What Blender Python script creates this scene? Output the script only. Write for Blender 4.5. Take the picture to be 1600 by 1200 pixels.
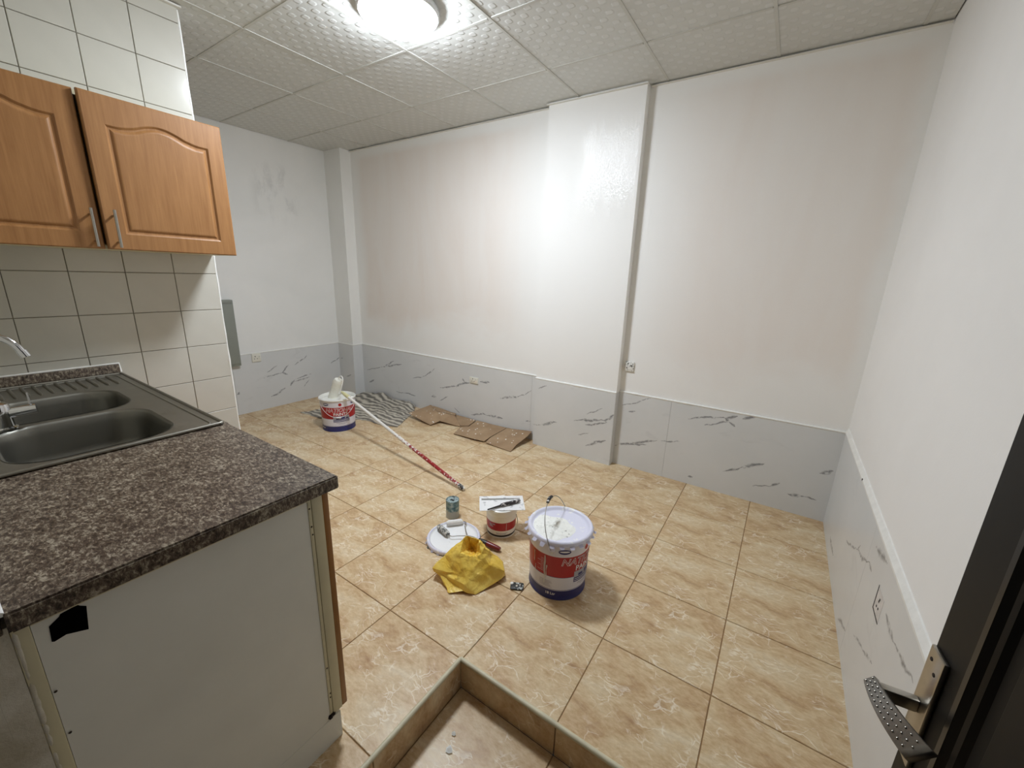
import bpy, bmesh, math, random
from mathutils import Vector, Matrix, noise

random.seed(7)
scene = bpy.context.scene
for o in list(bpy.data.objects):
    bpy.data.objects.remove(o)
COL = scene.collection

# ------------------------------------------------------------------ camera, world, exposure
cam_data = bpy.data.cameras.new('camera')
cam_data.sensor_fit = 'HORIZONTAL'
cam_data.sensor_width = 36.0
cam_data.lens = 36.0 * 637.83 / 1600.0
cam_data.clip_start = 0.02
cam = bpy.data.objects.new('camera', cam_data)
COL.objects.link(cam)
_r = Vector((0.82984721, 0.55711057, 0.03132764))
_u = Vector((-0.16882211, 0.19716493, 0.96572516))
_f = Vector((-0.53183898, 0.80669313, -0.25766934))
CAM_Z = 1.4689
cam.matrix_world = Matrix(((_r.x, _u.x, -_f.x, 0), (_r.y, _u.y, -_f.y, 0), (_r.z, _u.z, -_f.z, CAM_Z), (0, 0, 0, 1)))
scene.camera = cam

world = bpy.data.worlds.new('world')
scene.world = world
world.use_nodes = True
world.node_tree.nodes['Background'].inputs[0].default_value = (0.75, 0.78, 0.8, 1)
world.node_tree.nodes['Background'].inputs[1].default_value = 0.012
scene.view_settings.view_transform = 'Standard'
scene.view_settings.look = 'None'
scene.view_settings.gamma = 1.0
scene.view_settings.use_curve_mapping = False
scene.view_settings.exposure = 0.0
scene.cycles.max_bounces = 10
scene.cycles.diffuse_bounces = 8
scene.cycles.glossy_bounces = 4
scene.cycles.adaptive_threshold = 0.03
LAMP_STRENGTH = 152.0
LAMP_COLOR = (0.85, 0.918, 1.0, 1)

# ------------------------------------------------------------------ measures of the room (metres)
H = 2.702           # ceiling
XR = 0.416          # right wall
YB = 3.057          # back wall
XL = -4.476         # far left wall
ZD = 0.61           # top of the marble dado
XT = -2.755         # tiled kitchen wall
YT = 1.068          # its free end
PIT_X, PIT_Y, PIT_Z = -0.837, 0.968, -0.135

# ------------------------------------------------------------------ material helpers
def lin(c):
    out = []
    for v in c[:3]:
        v = v / 255.0
        out.append(v / 12.92 if v <= 0.04045 else ((v + 0.055) / 1.055) ** 2.4)
    return (out[0], out[1], out[2], 1.0)

class N:
    """tiny node-tree builder"""
    def __init__(self, name):
        self.m = bpy.data.materials.new(name)
        self.m.use_nodes = True
        self.t = self.m.node_tree
        self.b = self.t.nodes['Principled BSDF']
    def set(self, **kw):
        for k, v in kw.items():
            s = self.b.inputs[k.replace('_', ' ')]
            if hasattr(v, 'is_linked') or hasattr(v, 'links'):
                self.t.links.new(v, s)
            else:
                s.default_value = v
        return self
    def node(self, typ, ins=(), **props):
        n = self.t.nodes.new(typ)
        for k, v in props.items():
            setattr(n, k, v)
        items = ins.items() if isinstance(ins, dict) else enumerate(ins)
        for k, v in items:
            if v is None:
                continue
            s = n.inputs[k]
            if hasattr(v, 'links'):
                self.t.links.new(v, s)
            else:
                s.default_value = v
        return n
    def math(self, op, a, b=None, c=None, clamp=False):
        n = self.node('ShaderNodeMath', [a, b, c], operation=op)
        n.use_clamp = clamp
        return n.outputs[0]
    def coord(self, kind='Object'):
        return self.node('ShaderNodeTexCoord').outputs[kind]
    def mapping(self, vec, scale=(1, 1, 1), loc=(0, 0, 0), rot=(0, 0, 0)):
        return self.node('ShaderNodeMapping', {0: vec, 1: loc, 2: rot, 3: scale}).outputs[0]
    def xyz(self, vec):
        n = self.node('ShaderNodeSeparateXYZ', [vec])
        return n.outputs[0], n.outputs[1], n.outputs[2]
    def comb(self, x, y, z=0.0):
        return self.node('ShaderNodeCombineXYZ', [x, y, z]).outputs[0]
    def noise(self, vec, scale, detail=4.0, rough=0.55, dist=0.0):
        n = self.node('ShaderNodeTexNoise', {'Vector': vec, 'Scale': scale, 'Detail': detail, 'Roughness': rough, 'Distortion': dist})
        return n.outputs[0]
    def noise_c(self, vec, scale, detail=3.0):
        n = self.node('ShaderNodeTexNoise', {'Vector': vec, 'Scale': scale, 'Detail': detail})
        return n.outputs[1]
    def ramp(self, fac, stops, interp='LINEAR'):
        n = self.node('ShaderNodeValToRGB', [fac])
        n.color_ramp.interpolation = interp
        el = n.color_ramp.elements
        while len(el) > 1:
            el.remove(el[-1])
        el[0].position, el[0].color = stops[0]
        for p, c in stops[1:]:
            e = el.new(p)
            e.color = c
        return n.outputs[0]
    def smooth(self, v, lo, hi):
        n = self.node('ShaderNodeMapRange', {'Value': v, 'From Min': lo, 'From Max': hi}, interpolation_type='SMOOTHSTEP')
        return n.outputs[0]
    def mix(self, fac, a, b, blend='MIX'):
        n = self.node('ShaderNodeMix', data_type='RGBA', blend_type=blend)
        for k, v in ((0, fac), (6, a), (7, b)):
            if hasattr(v, 'links'):
                self.t.links.new(v, n.inputs[k])
            else:
                n.inputs[k].default_value = v
        return n.outputs[2]
    def bump(self, h, strength=0.3, dist=0.01):
        n = self.node('ShaderNodeBump', {'Height': h, 'Strength': strength, 'Distance': dist})
        self.t.links.new(n.outputs[0], self.b.inputs['Normal'])
        return self
    def vec(self, op, a, b=None, out=0):
        n = self.node('ShaderNodeVectorMath', [a, b], operation=op)
        return n.outputs[out]

def plain(name, rgb, rough=0.5, metal=0.0, var=0.0, vscale=6.0, bump=0.0, bscale=60.0, coat=0.0):
    """a single colour with gentle procedural unevenness"""
    n = N(name)
    c = lin(rgb)
    co = n.coord()
    if var > 0:
        f = n.noise(co, vscale, 5.0)
        dark = tuple(v * (1 - var) for v in c[:3]) + (1,)
        light = tuple(min(1, v * (1 + var * 0.6)) for v in c[:3]) + (1,)
        n.set(Base_Color=n.ramp(f, [(0.3, dark), (0.7, light)]))
    else:
        n.set(Base_Color=c)
    n.set(Roughness=rough, Metallic=metal)
    if coat:
        n.set(Coat_Weight=coat)
    if bump:
        n.bump(n.noise(co, bscale, 3.0), bump, 0.002)
    return n.m

# --- vein segment node group: p(x,y), a, b, half width -> mask
def make_vein_group():
    g = bpy.data.node_groups.new('vein_segment', 'ShaderNodeTree')
    for nm in ('P', 'A', 'B'):
        g.interface.new_socket(nm, in_out='INPUT', socket_type='NodeSocketVector')
    g.interface.new_socket('W', in_out='INPUT', socket_type='NodeSocketFloat')
    g.interface.new_socket('M', in_out='OUTPUT', socket_type='NodeSocketFloat')
    gi = g.nodes.new('NodeGroupInput'); go = g.nodes.new('NodeGroupOutput')
    def vm(op, a, b=None, o=0):
        n = g.nodes.new('ShaderNodeVectorMath'); n.operation = op
        g.links.new(a, n.inputs[0])
        if b is not None:
            if op == 'SCALE': g.links.new(b, n.inputs[3])
            else: g.links.new(b, n.inputs[1])
        return n.outputs[o]
    def mt(op, a, b, clamp=False):
        n = g.nodes.new('ShaderNodeMath'); n.operation = op; n.use_clamp = clamp
        for k, v in ((0, a), (1, b)):
            if hasattr(v, 'links'): g.links.new(v, n.inputs[k])
            else: n.inputs[k].default_value = v
        return n.outputs[0]
    pa = vm('SUBTRACT', gi.outputs['P'], gi.outputs['A'])
    ba = vm('SUBTRACT', gi.outputs['B'], gi.outputs['A'])
    h = mt('DIVIDE', vm('DOT_PRODUCT', pa, ba, 1), vm('DOT_PRODUCT', ba, ba, 1), True)
    d = vm('LENGTH', vm('SUBTRACT', pa, vm('SCALE', ba, h)), None, 1)
    tap = mt('ADD', mt('MULTIPLY', mt('MULTIPLY', h, mt('SUBTRACT', 1.0, h)), 2.8), 0.25)
    q = mt('SUBTRACT', 1.0, mt('DIVIDE', d, mt('MULTIPLY', tap, gi.outputs['W'])), True)
    g.links.new(q, go.inputs['M'])
    return g
VEIN = make_vein_group()

V_BACK = [(-0.959, 0.505, -0.758, 0.598), (-0.903, 0.472, -0.86, 0.473), (-0.468, 0.503, -0.236, 0.56), (-0.236, 0.56, -0.168, 0.596), (-0.236, 0.56, -0.213, 0.542), (-0.213, 0.542, -0.363, 0.482), (-0.213, 0.542, -0.176, 0.519), (-0.134, 0.583, -0.06, 0.604), (-0.995, 0.155, -0.672, 0.278), (-0.672, 0.278, -0.504, 0.321), (-0.882, 0.195, -0.747, 0.218), (-0.191, 0.167, -0.091, 0.227), (-0.091, 0.227, 0.04, 0.296), (-0.007, 0.114, 0.089, 0.15), (0.089, 0.15, 0.139, 0.187), (0.203, 0.129, 0.285, 0.134), (0.285, 0.134, 0.355, 0.13), (-0.414, 0.049, -0.381, 0.064), (0.336, 0.323, 0.407, 0.354), (-4.127, 0.299, -3.816, 0.39), (-3.816, 0.39, -3.63, 0.481), (-3.816, 0.385, -3.51, 0.46), (-3.332, 0.335, -3.137, 0.39), (-3.137, 0.39, -2.996, 0.485), (-4.102, 0.147, -4.011, 0.207), (-2.925, 0.293, -2.693, 0.346), (-2.693, 0.346, -2.514, 0.432), (-2.693, 0.335, -2.582, 0.398), (-2.582, 0.398, -2.609, 0.448), (-2.396, 0.441, -2.269, 0.469), (-3.617, 0.118, -3.477, 0.132), (-3.477, 0.132, -3.291, 0.135), (-2.928, 0.147, -2.808, 0.212), (-3.05, 0.17, -2.988, 0.182), (-2.142, 0.327, -1.932, 0.392), (-1.932, 0.392, -1.801, 0.476), (-2.498, 0.089, -2.287, 0.131), (-2.287, 0.131, -2.1, 0.136), (-2.722, 0.115, -2.651, 0.074), (-1.853, 0.166, -1.797, 0.174),
          (-4.44, 0.42, -4.40, 0.44), (-4.36, 0.2, -4.26, 0.25)]
V_PIL = [(-1.222, 0.384, -1.103, 0.465), (-1.333, 0.312, -1.064, 0.379), (-1.064, 0.379, -1.003, 0.429), (-1.063, 0.374, -1.044, 0.36), (-1.044, 0.36, -1.234, 0.297), (-1.21, 0.125, -1.052, 0.201), (-1.295, 0.206, -1.199, 0.229), (-1.749, 0.172, -1.639, 0.202), (-1.639, 0.202, -1.496, 0.255), (-1.684, 0.525, -1.617, 0.568)]
V_LEFT = [(2.024, 0.335, 2.223, 0.367), (2.223, 0.367, 2.298, 0.432), (2.223, 0.367, 2.277, 0.341), (2.072, 0.383, 2.188, 0.454), (2.355, 0.422, 2.52, 0.502), (2.296, 0.199, 2.349, 0.261), (2.349, 0.261, 2.548, 0.285), (2.347, 0.237, 2.519, 0.253), (2.083, 0.115, 2.237, 0.188), (2.447, 0.155, 2.517, 0.228), (2.806, 0.367, 2.923, 0.426), (1.76, 0.223, 1.782, 0.241)]
V_RIGHT = [(2.312, 0.302, 2.075, 0.382), (2.075, 0.382, 1.866, 0.458), (1.866, 0.458, 1.804, 0.456), (2.075, 0.382, 2.047, 0.428), (1.831, 0.544, 1.663, 0.589), (1.791, 0.193, 1.648, 0.25), (1.648, 0.25, 1.527, 0.29), (1.541, 0.487, 1.416, 0.481), (1.416, 0.481, 1.231, 0.515), (2.073, 0.034, 1.905, 0.111), (2.7, 0.087, 2.501, 0.092)]

def marble(name, segs, axis):
    """pale grey marble-look porcelain with drawn dark veins; axis = wall's run (0 x, 1 y)"""
    n = N(name)
    co = n.coord()
    x, y, z = n.xyz(co)
    run = x if axis == 0 else y
    p = n.comb(run, z, 0.0)
    wob = n.vec('SUBTRACT', n.noise_c(p, 9.0, 4.0), (0.5, 0.5, 0.5))
    wob2 = n.vec('SUBTRACT', n.noise_c(p, 45.0, 3.0), (0.5, 0.5, 0.5))
    def add_scaled(base, v, s):
        q = n.node('ShaderNodeVectorMath', [v], operation='SCALE'); q.inputs[3].default_value = s
        return n.vec('ADD', base, q.outputs[0])
    pw = add_scaled(add_scaled(p, wob, 0.055), wob2, 0.012)
    pw = n.vec('MULTIPLY', pw, (1, 1, 0))
    acc = None
    for k, (ax, az, bx, bz) in enumerate(segs):
        g = n.node('ShaderNodeGroup')
        g.node_tree = VEIN
        n.t.links.new(pw, g.inputs['P'])
        g.inputs['A'].default_value = (ax, az, 0)
        g.inputs['B'].default_value = (bx, bz, 0)
        g.inputs['W'].default_value = 0.008 + 0.004 * (k % 3)
        acc = g.outputs[0] if acc is None else n.math('MAXIMUM', acc, g.outputs[0])
    breakup = n.smooth(n.noise(p, 34.0, 3.0), 0.30, 0.56)
    m = n.math('MULTIPLY', n.math('POWER', acc, 0.9), breakup, clamp=True) if acc is not None else 0.0
    base = n.ramp(n.noise(p, 2.2, 4.0), [(0.3, lin((212, 214, 214))), (0.7, lin((220, 221, 221)))])
    faint = n.math('MULTIPLY', n.smooth(n.noise(n.mapping(p, (1.2, 3.2, 1), rot=(0, 0, -0.5)), 2.4, 5.0, 0.6, 1.2), 0.6, 0.72), 0.10)
    base = n.mix(faint, base, lin((140, 142, 146)))
    n.set(Base_Color=n.mix(n.math('MULTIPLY', m, 0.85), base, lin((88, 90, 96))) if acc is not None else base, Roughness=0.28)
    n.set(Specular_IOR_Level=0.35)
    return n.m

def floor_tile_material(name='beige_veined_floor_tile'):
    n = N(name)
    co = n.coord()
    rnd = n.node('ShaderNodeObjectInfo').outputs['Random']
    off = n.comb(n.math('MULTIPLY', rnd, 0.6), n.math('MULTIPLY', rnd, -0.35), 0.0)
    p = n.vec('ADD', co, off)
    wob = n.vec('SUBTRACT', n.noise_c(p, 7.0, 4.0), (0.5, 0.5, 0.5))
    q = n.node('ShaderNodeVectorMath', [wob], operation='SCALE'); q.inputs[3].default_value = 0.16
    pw = n.vec('ADD', p, q.outputs[0])
    cloud = n.noise(n.mapping(p, (1.0, 1.7, 1), rot=(0, 0, 0.5)), 5.0, 6.0, 0.62, 0.8)
    base = n.ramp(cloud, [(0.30, lin((152, 110, 68))), (0.42, lin((190, 154, 108))), (0.54, lin((213, 188, 146))), (0.70, lin((226, 211, 180)))])
    fine = n.noise(n.mapping(p, (1, 2.2, 1), rot=(0, 0, 0.6)), 34.0, 5.0, 0.7)
    base = n.mix(0.40, base, n.ramp(fine, [(0.3, lin((168, 134, 96))), (0.7, lin((232, 214, 182)))]))
    # crackled pale veins: voronoi cell edges, kept only inside patches
    v = n.node('ShaderNodeTexVoronoi', {'Vector': n.mapping(pw, (1.0, 1.25, 1), rot=(0, 0, 0.7)), 'Scale': 13.0}, feature='DISTANCE_TO_EDGE')
    edge = n.math('SUBTRACT', 1.0, n.smooth(v.outputs[0], 0.0, 0.042))
    patch = n.smooth(n.noise(p, 7.5, 3.0, 0.5, 0.5), 0.49, 0.63)
    vein = n.math('MULTIPLY', edge, patch)
    # long pale streaks
    st = n.noise(n.mapping(pw, (1.0, 4.2, 1), rot=(0, 0, 0.85)), 5.0, 3.0, 0.5, 0.4)
    ridge = n.math('SUBTRACT', 1.0, n.smooth(n.math('ABSOLUTE', n.math('SUBTRACT', st, 0.5)), 0.0, 0.026))
    ridge = n.math('MULTIPLY', ridge, n.smooth(n.noise(p, 8.0, 2.0), 0.47, 0.62))
    m = n.math('MULTIPLY', n.math('MAXIMUM', vein, ridge), n.math('ADD', 0.12, n.math('MULTIPLY', fine, 0.95)), clamp=True)
    n.set(Base_Color=n.mix(m, base, lin((246, 238, 220))), Roughness=n.ramp(fine, [(0.3, (0.30, 0.30, 0.30, 1)), (0.7, (0.42, 0.42, 0.42, 1))]))
    n.set(Specular_IOR_Level=0.4)
    n.bump(n.math('ADD', fine, n.math('MULTIPLY', m, 0.8)), 0.12, 0.002)
    return n.m

def back_wall_material():
    """white paint over old pinkish beige, patchy; wet and glossy on the pilaster"""
    n = N('patchy_white_wall_paint')
    x, y, z = n.xyz(n.coord())
    p = n.comb(x, z, y)
    stre = n.noise(n.mapping(p, (1.6, 0.35, 1)), 2.0, 6.0, 0.6, 0.6)
    blot = n.noise(p, 1.3, 5.0, 0.6, 0.5)
    j = n.math('MULTIPLY', n.math('SUBTRACT', blot, 0.5), 0.7)
    zz = n.math('ADD', z, j)
    low = n.smooth(zz, 0.78, 1.12)
    high = n.math('SUBTRACT', 1.0, n.smooth(n.math('ADD', z, n.math('MULTIPLY', j, 0.15)), 2.58, 2.66))
    xx = n.math('ADD', x, n.math('MULTIPLY', j, 0.25))
    left = n.math('MULTIPLY', n.smooth(xx, -4.16, -3.98), n.math('SUBTRACT', 1.0, n.smooth(xx, -2.35, -1.75)))
    right = n.math('MULTIPLY', n.smooth(xx, -1.0, -0.35), n.math('SUBTRACT', 1.0, n.smooth(xx, 0.32, 0.42)))
    area = n.math('ADD', left, n.math('MULTIPLY', right, 0.8), clamp=True)
    m = n.math('MULTIPLY', n.math('MULTIPLY', area, low), high)
    m = n.math('MULTIPLY', m, n.ramp(stre, [(0.25, (0.45, 0.45, 0.45, 1)), (0.7, (1, 1, 1, 1))]), clamp=True)
    col = n.mix(m, lin((242, 241, 238)), lin((235, 226, 218)))
    # wet paint: a hanging patch on the pilaster front
    wob = n.math('MULTIPLY', n.math('SUBTRACT', n.noise(n.mapping(p, (4.0, 0.7, 1)), 3.0, 4.0), 0.5), 0.55)
    w = n.math('MULTIPLY', n.smooth(n.math('ADD', x, n.math('MULTIPLY', wob, 0.3)), -1.5, -1.36), n.math('SUBTRACT', 1.0, n.smooth(x, -1.03, -1.0)))
    zw = n.math('ADD', z, wob)
    w = n.math('MULTIPLY', w, n.math('MULTIPLY', n.smooth(zw, 1.86, 2.08), n.math('SUBTRACT', 1.0, n.smooth(zw, 2.4, 2.56))))
    n.set(Base_Color=col, Roughness=n.mix(w, (0.72, 0.72, 0.72, 1), (0.15, 0.15, 0.15, 1)), Specular_IOR_Level=n.math('ADD', 0.3, n.math('MULTIPLY', w, 0.3)))
    runs = n.noise(n.mapping(p, (2.0, 0.8, 1)), 34.0, 5.0, 0.7)
    fine = n.noise(p, 130.0, 3.0, 0.6)
    n.bump(n.math('ADD', n.math('MULTIPLY', runs, n.math('MULTIPLY', w, 4.6)), n.math('MULTIPLY', fine, 0.5)), 0.3, 0.003)
    return n.m

def white_wall_material(name, rgb=(242, 242, 239), rough=0.6):
    n = N(name)
    co = n.coord()
    b = n.noise(co, 1.1, 5.0, 0.6, 0.4)
    c = lin(rgb)
    n.set(Base_Color=n.ramp(b, [(0.3, tuple(v * 0.93 for v in c[:3]) + (1,)), (0.7, c)]), Roughness=rough)
    n.bump(n.noise(co, 140.0, 3.0, 0.6), 0.12, 0.002)
    return n.m

def left_wall_material():
    n = N('white_wall_with_grey_stain')
    x, y, z = n.xyz(n.coord())
    p = n.comb(y, z, x)
    b = n.noise(p, 1.1, 5.0, 0.6, 0.4)
    base = n.ramp(b, [(0.3, lin((232, 233, 231))), (0.7, lin((242, 242, 240)))])
    st = n.math('MULTIPLY', n.math('MULTIPLY', n.smooth(y, 2.1, 2.25), n.math('SUBTRACT', 1.0, n.smooth(y, 2.5, 2.62))), n.math('MULTIPLY', n.smooth(z, 1.85, 2.1), n.math('SUBTRACT', 1.0, n.smooth(z, 2.35, 2.5))))
    st = n.math('MULTIPLY', st, n.smooth(n.noise(n.mapping(p, (1, 0.5, 1)), 7.0, 6.0, 0.7), 0.46, 0.66))
    n.set(Base_Color=n.mix(n.math('MULTIPLY', st, 0.28), base, lin((170, 171, 172))), Roughness=0.6)
    n.bump(n.noise(p, 140.0, 3.0, 0.6), 0.12, 0.002)
    return n.m

def ceiling_tile_material():
    n = N('embossed_ceiling_tile')
    x, y, z = n.xyz(n.coord())
    k = 2 * math.pi / 0.092
    c1 = n.math('COSINE', n.math('MULTIPLY', x, k))
    c2 = n.math('COSINE', n.math('MULTIPLY', y, k))
    d = n.math('MULTIPLY', c1, c2)
    dot = n.smooth(d, 0.30, 0.42)
    sp = n.noise(n.coord(), 220.0, 2.0)
    n.set(Base_Color=n.mix(dot, lin((205, 206, 202)), lin((211, 212, 209))),
          Roughness=n.mix(dot, (0.45, 0.45, 0.45, 1), (0.4, 0.4, 0.4, 1)))
    n.bump(n.math('ADD', n.smooth(d, 0.12, 0.62), n.math('MULTIPLY', sp, 0.03)), 0.65, 0.003)
    return n.m

def granite_material():
    n = N('brown_granite_laminate')
    co = n.coord()
    a = n.noise(n.mapping(co, (1.0, 1.7, 1), rot=(0, 0, 0.3)), 78.0, 6.0, 0.8, 0.5)
    b = n.noise(co, 24.0, 4.0, 0.6)
    f = n.math('ADD', n.math('MULTIPLY', a, 0.78), n.math('MULTIPLY', b, 0.22))
    c = n.ramp(f, [(0.40, lin((40, 32, 26))), (0.48, lin((84, 70, 60))), (0.53, lin((112, 100, 86))), (0.60, lin((168, 158, 140)))])
    n.set(Base_Color=c, Roughness=0.36)
    n.bump(a, 0.12, 0.001)
    return n.m

def wood_material(name, grain_axis=2, rgb_a=(142, 97, 54), rgb_b=(163, 117, 70)):
    n = N(name)
    co = n.coord()
    sc = [26.0, 26.0, 26.0]
    sc[grain_axis] = 1.6
    g = n.noise(n.mapping(co, tuple(sc)), 2.2, 6.0, 0.6, 0.3)
    sc2 = [130.0, 130.0, 130.0]
    sc2[grain_axis] = 6.0
    g2 = n.noise(n.mapping(co, tuple(sc2)), 1.5, 3.0)
    f = n.math('ADD', n.math('MULTIPLY', g, 0.7), n.math('MULTIPLY', g2, 0.3))
    n.set(Base_Color=n.ramp(f, [(0.35, lin(rgb_a)), (0.65, lin(rgb_b))]), Roughness=0.42)
    n.bump(f, 0.05, 0.001)
    return n.m

def steel_material(name='brushed_steel', rgb=(150, 147, 138), rough=0.42, axis=0):
    n = N(name)
    co = n.coord()
    sc = [160.0, 160.0, 160.0]; sc[axis] = 4.0
    g = n.noise(n.mapping(co, tuple(sc)), 1.0, 3.0)
    smear = n.noise(co, 9.0, 4.0)
    n.set(Base_Color=lin(rgb), Metallic=1.0,
          Roughness=n.math('ADD', rough - 0.1, n.math('MULTIPLY', smear, 0.22)))
    n.bump(g, 0.05, 0.001)
    return n.m

def plaster_material():
    n = N('raw_plaster_patch')
    x, y, z = n.xyz(n.coord())
    p = n.comb(y, z, x)
    b = n.noise(p, 9.0, 6.0, 0.65, 0.5)
    n.set(Base_Color=n.ramp(b, [(0.35, lin((176, 168, 148))), (0.6, lin((206, 202, 190)))]), Roughness=0.85)
    n.bump(n.noise(p, 40.0, 6.0, 0.7), 0.5, 0.006)
    return n.m

def pail_material(name, stops, height, speck=0.0):
    """printed bands by height"""
    n = N(name)
    x, y, z = n.xyz(n.coord())
    f = n.math('DIVIDE', z, height)
    c = n.ramp(f, stops, 'CONSTANT')
    if speck:
        s = n.smooth(n.noise(n.coord(), 55.0, 4.0), 0.66, 0.72)
        c = n.mix(n.math('MULTIPLY', s, speck), c, lin((225, 225, 222)))
    n.set(Base_Color=c, Roughness=0.35)
    return n.m

def splatter_material(name, base, splat, amount=0.6, scale=40.0, rough=0.5, metal=0.0, bump=0.3):
    n = N(name)
    co = n.coord()
    s = n.smooth(n.noise(co, scale, 4.0, 0.6), amount - 0.03, amount + 0.03)
    n.set(Base_Color=n.mix(s, lin(base), lin(splat)), Roughness=rough, Metallic=metal)
    n.bump(n.noise(co, scale * 1.5, 4.0), bump, 0.003)
    return n.m

def cloth_material():
    n = N('grey_striped_cloth')
    uv = n.node('ShaderNodeUVMap').outputs[0]
    u, v, w = n.xyz(uv)
    wob = n.math('MULTIPLY', n.math('SUBTRACT', n.noise(uv, 5.0, 4.0), 0.5), 0.10)
    br = n.noise(n.mapping(uv, (7.0, 40.0, 1)), 1.0, 3.0)
    s = n.math('SINE', n.math('MULTIPLY', n.math('ADD', n.math('ADD', v, n.math('MULTIPLY', u, 0.35)), wob), 2 * math.pi * 11.0))
    s = n.math('ADD', s, n.math('MULTIPLY', n.math('SUBTRACT', br, 0.5), 2.4))
    c = n.ramp(n.math('ADD', n.math('MULTIPLY', s, 0.5), 0.5), [(0.05, lin((112, 107, 99))), (0.40, lin((140, 134, 124))), (0.6, lin((170, 163, 150))), (0.95, lin((196, 189, 174)))])
    n.set(Base_Color=c, Roughness=0.95)
    n.bump(n.noise(uv, 90.0, 3.0), 0.4, 0.004)
    return n.m

M = {}
M['floor_tile'] = floor_tile_material()
M['grout'] = plain('floor_grout', (164, 134, 96), 0.9, var=0.15, vscale=20)
M['white_wall'] = white_wall_material('white_wall_paint')
M['right_wall'] = white_wall_material('white_right_wall_paint', (244, 243, 241), 0.55)
M['left_wall'] = left_wall_material()
M['back_wall'] = back_wall_material()
M['caulk'] = plain('white_caulk', (238, 238, 234), 0.5, var=0.06, vscale=30, bump=0.3, bscale=50)
M['ceil_tile'] = ceiling_tile_material()
M['ceil_grid'] = plain('white_grid_bar', (200, 200, 194), 0.7, var=0.03)
M['ceil_void'] = plain('dark_ceiling_gap', (70, 68, 62), 0.9)
M['wall_tile'] = plain('white_glazed_wall_tile', (197, 194, 184), 0.16, var=0.03, vscale=7, bump=0.05, bscale=14)
M['wall_grout'] = plain('grey_wall_grout', (128, 120, 106), 0.9, var=0.3, vscale=25)
M['plaster'] = plaster_material()
M['wood'] = wood_material('beech_cabinet_laminate')
M['wood_edge'] = wood_material('beech_edge_strip', 2, (140, 94, 44), (164, 114, 58))
M['white_board'] = plain('white_melamine_board', (228, 228, 220), 0.45, var=0.05, vscale=5)
M['cream_board'] = plain('cream_painted_board', (208, 200, 168), 0.5, var=0.08, vscale=6)
M['granite'] = granite_material()
M['steel'] = steel_material()
M['steel_bowl'] = steel_material('brushed_steel_bowl', (130, 128, 120), 0.42)
M['chrome'] = plain('polished_chrome', (205, 206, 208), 0.08, 1.0)
M['satin_nickel'] = plain('satin_nickel', (176, 172, 164), 0.28, 1.0, var=0.05, vscale=40)
M['black'] = plain('matt_black', (4, 4, 4), 0.95)
M['black'].node_tree.nodes['Principled BSDF'].inputs['Specular IOR Level'].default_value = 0.03
M['dark_hole'] = plain('dark_hole', (40, 30, 26), 0.9)
M['socket_white'] = plain('white_socket_plastic', (228, 226, 214), 0.35, var=0.03)
M['socket_dark'] = plain('dark_socket_slot', (38, 38, 36), 0.6)
M['box_grey'] = plain('grey_painted_steel', (142, 146, 138), 0.45, var=0.04)
M['door_black'] = plain('dark_brown_door', (22, 19, 15), 0.55, var=0.12, vscale=10)
M['door_mould'] = plain('black_door_moulding', (16, 15, 15), 0.32)
M['paint_white'] = plain('wet_white_paint', (240, 240, 234), 0.3, var=0.03, vscale=30, bump=0.4, bscale=50)
M['paint_crust'] = splatter_material('crusted_white_paint', (242, 242, 236), (150, 148, 140), 0.66, 60.0, 0.6, bump=0.9)
M['lid_lavender'] = splatter_material('lavender_white_lid', (222, 222, 238), (240, 240, 240), 0.62, 26.0, 0.35, bump=0.1)
M['lid_white'] = splatter_material('white_painted_lid', (238, 239, 240), (170, 170, 172), 0.72, 60.0, 0.35, bump=0.2)
M['bag'] = None
M['card'] = splatter_material('brown_cardboard', (158, 126, 92), (158, 126, 92), 0.7, 30.0, 0.85, bump=0.15)
M['wire'] = plain('grey_steel_wire', (158, 154, 148), 0.4, 0.8)
M['red_print'] = plain('red_label_print', (176, 30, 34), 0.4, var=0.06, vscale=20)
M['white_print'] = plain('white_label_print', (232, 230, 232), 0.4)
M['navy_print'] = plain('navy_label_print', (44, 48, 108), 0.4)
M['grey_print'] = plain('grey_label_print', (170, 168, 176), 0.4)
M['sky_print'] = plain('pale_blue_print', (150, 160, 204), 0.4)

for k_ in ('door_black', 'door_mould'):
    M[k_].node_tree.nodes['Principled BSDF'].inputs['Specular IOR Level'].default_value = 0.18

# ------------------------------------------------------------------ geometry helpers
def link(name, me, mat=None, parent=None, loc=None):
    o = bpy.data.objects.new(name, me)
    COL.objects.link(o)
    if mat is not None:
        me.materials.clear()
        me.materials.append(mat)
    if parent is not None:
        o.parent = parent
    if loc is not None:
        o.location = loc
    return o

def finish(name, bm, mat, parent=None, loc=None, smooth=False, angle=40):
    bmesh.ops.recalc_face_normals(bm, faces=bm.faces[:])
    me = bpy.data.meshes.new(name)
    bm.to_mesh(me)
    bm.free()
    if smooth:
        me.shade_smooth()
        try:
            me.set_sharp_from_angle(angle=math.radians(angle))
        except Exception:
            pass
    return link(name, me, mat, parent, loc)

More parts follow.
